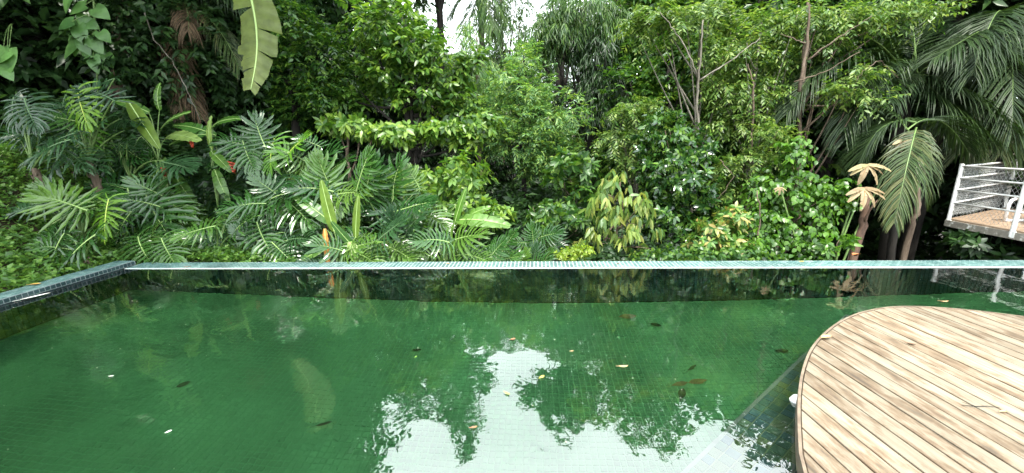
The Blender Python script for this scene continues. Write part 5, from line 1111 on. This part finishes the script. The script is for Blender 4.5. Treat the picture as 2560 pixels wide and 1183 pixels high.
fallen("fallen_leaf", "small tan leaf on the deck beside the thin twig", onz(2508, 1030, Z_D + 0.004), 0.05, 0.018, 0.3, TAN, 0.3, 0.4)
tw = onz(2450, 1018, Z_D + 0.004); e = empty("fallen_twig", tw, "thin dark twig lying across the deck boards on the right", "twig")
m = MB(); m.tube([(-0.08, 0.01, 0.003), (-0.02, 0.0, 0.004), (0.04, 0.004, 0.004), (0.09, -0.004, 0.003)], [0.0015, 0.0022, 0.002, 0.001], 5); m.tube([(-0.02, 0.0, 0.004), (-0.06, 0.03, 0.006)], [0.0014, 0.0008], 5); m.build("stick", M_BARK_DARK, e)
W0 = 0.002
for px, py, L, W, a, mt, lab in [(1283, 849, 0.05, 0.03, 0.6, REDL, "russet leaf floating near the middle of the pool"), (1558, 918, 0.085, 0.035, 0.1, TAN, "tan and white curled leaf floating right of the sky reflection"), (1268, 985, 0.05, 0.022, -0.6, YEL, "yellow leaf floating on the sky reflection"), (1355, 944, 0.055, 0.03, 0.8, YEL, "yellow-green leaf floating where the mirrored tree meets the sky"), (1430, 879, 0.035, 0.02, 0.2, TAN, "small pinkish leaf floating upper right of the sky reflection"), (1040, 893, 0.03, 0.015, 1.2, solid_leaf("green_fallen", (0.2, 0.35, 0.06)), "tiny green leaf floating left of the sky reflection"), (470, 669, 0.09, 0.05, 0.2, REDL, "reddish dry leaf on the edge of the far coping at the left"), (2360, 755, 0.10, 0.03, 0.0, TAN, "tan leaf floating behind the deck's rounded end"), (280, 941, 0.03, 0.012, 0.4, PALE, "pale speck of leaf floating at the left"), (423, 1080, 0.03, 0.02, 0.9, PALE, "bleached scrap floating in the lower left water"), (1185, 1070, 0.045, 0.022, 0.3, REDL, "dull red leaf floating on the mirrored pointed tree")]:
    fallen("floating_leaf", lab, onz(px, py, W0), L * 0.8, W * 0.8, a, mt, 0.3, 0.5)
fallen("fallen_leaf", "golden leaf on the left coping", onz(88, 712, 0.075), 0.10, 0.06, 0.4, solid_leaf("golden_fallen", (0.5, 0.3, 0.08)), 0.3, 0.3)
fallen("floating_leaf", "white oval petal-like leaf at the waterline of the left coping", onz(90, 742, W0), 0.22, 0.06, 1.2, PALE, 0.2, 0.1)
fallen("fallen_leaf", "rusty brown curled leaf beside the far coping below the leaning trunk", onz(2140, 640, 0.03), 0.12, 0.09, 0.4, solid_leaf("rusty_fallen", (0.35, 0.12, 0.04)), 0.6, 0.6)
fallen("fallen_leaf", "small brown leaf near the middle of the far coping", onz(1545, 660, 0.015), 0.05, 0.025, 0.7, BRN, 0.4, 0.4)
fallen("fallen_leaf", "small tan leaf on the far coping left of the hanging pale leaves", onz(1120, 660, 0.015), 0.055, 0.03, -0.4, TAN, 0.4, 0.4)
fallen("fallen_leaf", "green-yellow leaf on the far coping below the vine column", onz(2005, 655, 0.015), 0.06, 0.03, 0.2, YEL, 0.4, 0.4)
# sodden leaves on the pool floor: placed along the bent line of sight into the water
def under(px, py, depth=DEPTH):
    p = onz(px, py, 0.0); r = nrm(ray(px, py)); h = math.hypot(r[0], r[1]); st = h / 1.36; ct = math.sqrt(1 - st * st); k_ = depth * st / ct
    return np.array([p[0] + r[0] / h * k_, p[1] + r[1] / h * k_, -depth])
for px, py, L, W, a, lab in [(810, 1060, 0.12, 0.05, 0.5, "dark pointed leaf sunk on the pool floor, lower left of centre"), (458, 962, 0.10, 0.07, 1.0, "dark blot of a sunken leaf at the left"), (1042, 876, 0.10, 0.05, 0.1, "short dark sunken leaf near the middle"), (1640, 813, 0.12, 0.08, -0.4, "dark sunken leaf under the reflection of the glossy shrub"), (1700, 960, 0.16, 0.06, 0.3, "long sunken brown leaf left of the deck"), (1745, 955, 0.18, 0.06, 0.1, "broad sunken brown leaf left of the deck"), (1705, 985, 0.14, 0.06, 1.1, "curled sunken leaf left of the deck, lowest of its heap"), (1730, 920, 0.14, 0.03, 0.7, "thin sunken leaf left of the deck, topmost of its heap"), (1955, 878, 0.12, 0.07, 0.0, "dark sunken leaf close to the deck's rim"), (1570, 792, 0.22, 0.12, 0.1, "pale brown clump of sunken leaf in front of the far wall")]:
    p = under(px, py, DEPTH - 0.012); fallen("sunken_leaf", lab, p, L, W, a, DK if px not in (1745, 1700, 1570) else BRN, 0.2, 0.2)
# white float half under the deck rim
fp_ = onz(1986, 996, 0.02); e = empty("pool_float", (fp_[0] + 0.02, fp_[1], 0.0), "white plastic pool float peeping out from under the deck rim", "float")
m = MB(); th = np.linspace(0, math.pi, 9); m.tube(np.stack([0 * th, 0 * th, -0.035 + 0.045 * (1 - np.cos(th))], -1), 0.045 * np.sin(th) + 0.001, 14); m.build("dome", M_PLASTIC, e, smooth=True)
m = MB(); m.tube([(0, 0, -0.012), (0, 0, 0.008)], 0.052, 14); m.build("collar", M_PLASTIC, e)
e.scale = (0.75, 0.75, 0.75)

# specks of pollen and petals drifting on the surface
ns = 260; C = np.c_[rng.uniform(-5.4, 5.5, ns), rng.uniform(1.3, 4.5, ns) , np.full(ns, 0.0015)]; C = C[~((C[:, 0] > 0.9) & (C[:, 1] < 3.4))]; ns = len(C)
a_ = rng.uniform(0, 6.28, ns); D = np.c_[np.cos(a_), np.sin(a_), np.zeros(ns)]; Ls = rng.uniform(0.003, 0.013, ns)
V, F = leaf_arrays(C, D, np.tile(UP, (ns, 1)), Ls, Ls * 0.6, 4, 0.3, -0.1)
tag(mobj("floating_specks", V, [F], solid_leaf("pale_speck", (0.5, 0.48, 0.38))), "scattered pale specks of pollen and petals on the water", "debris", kind="stuff")
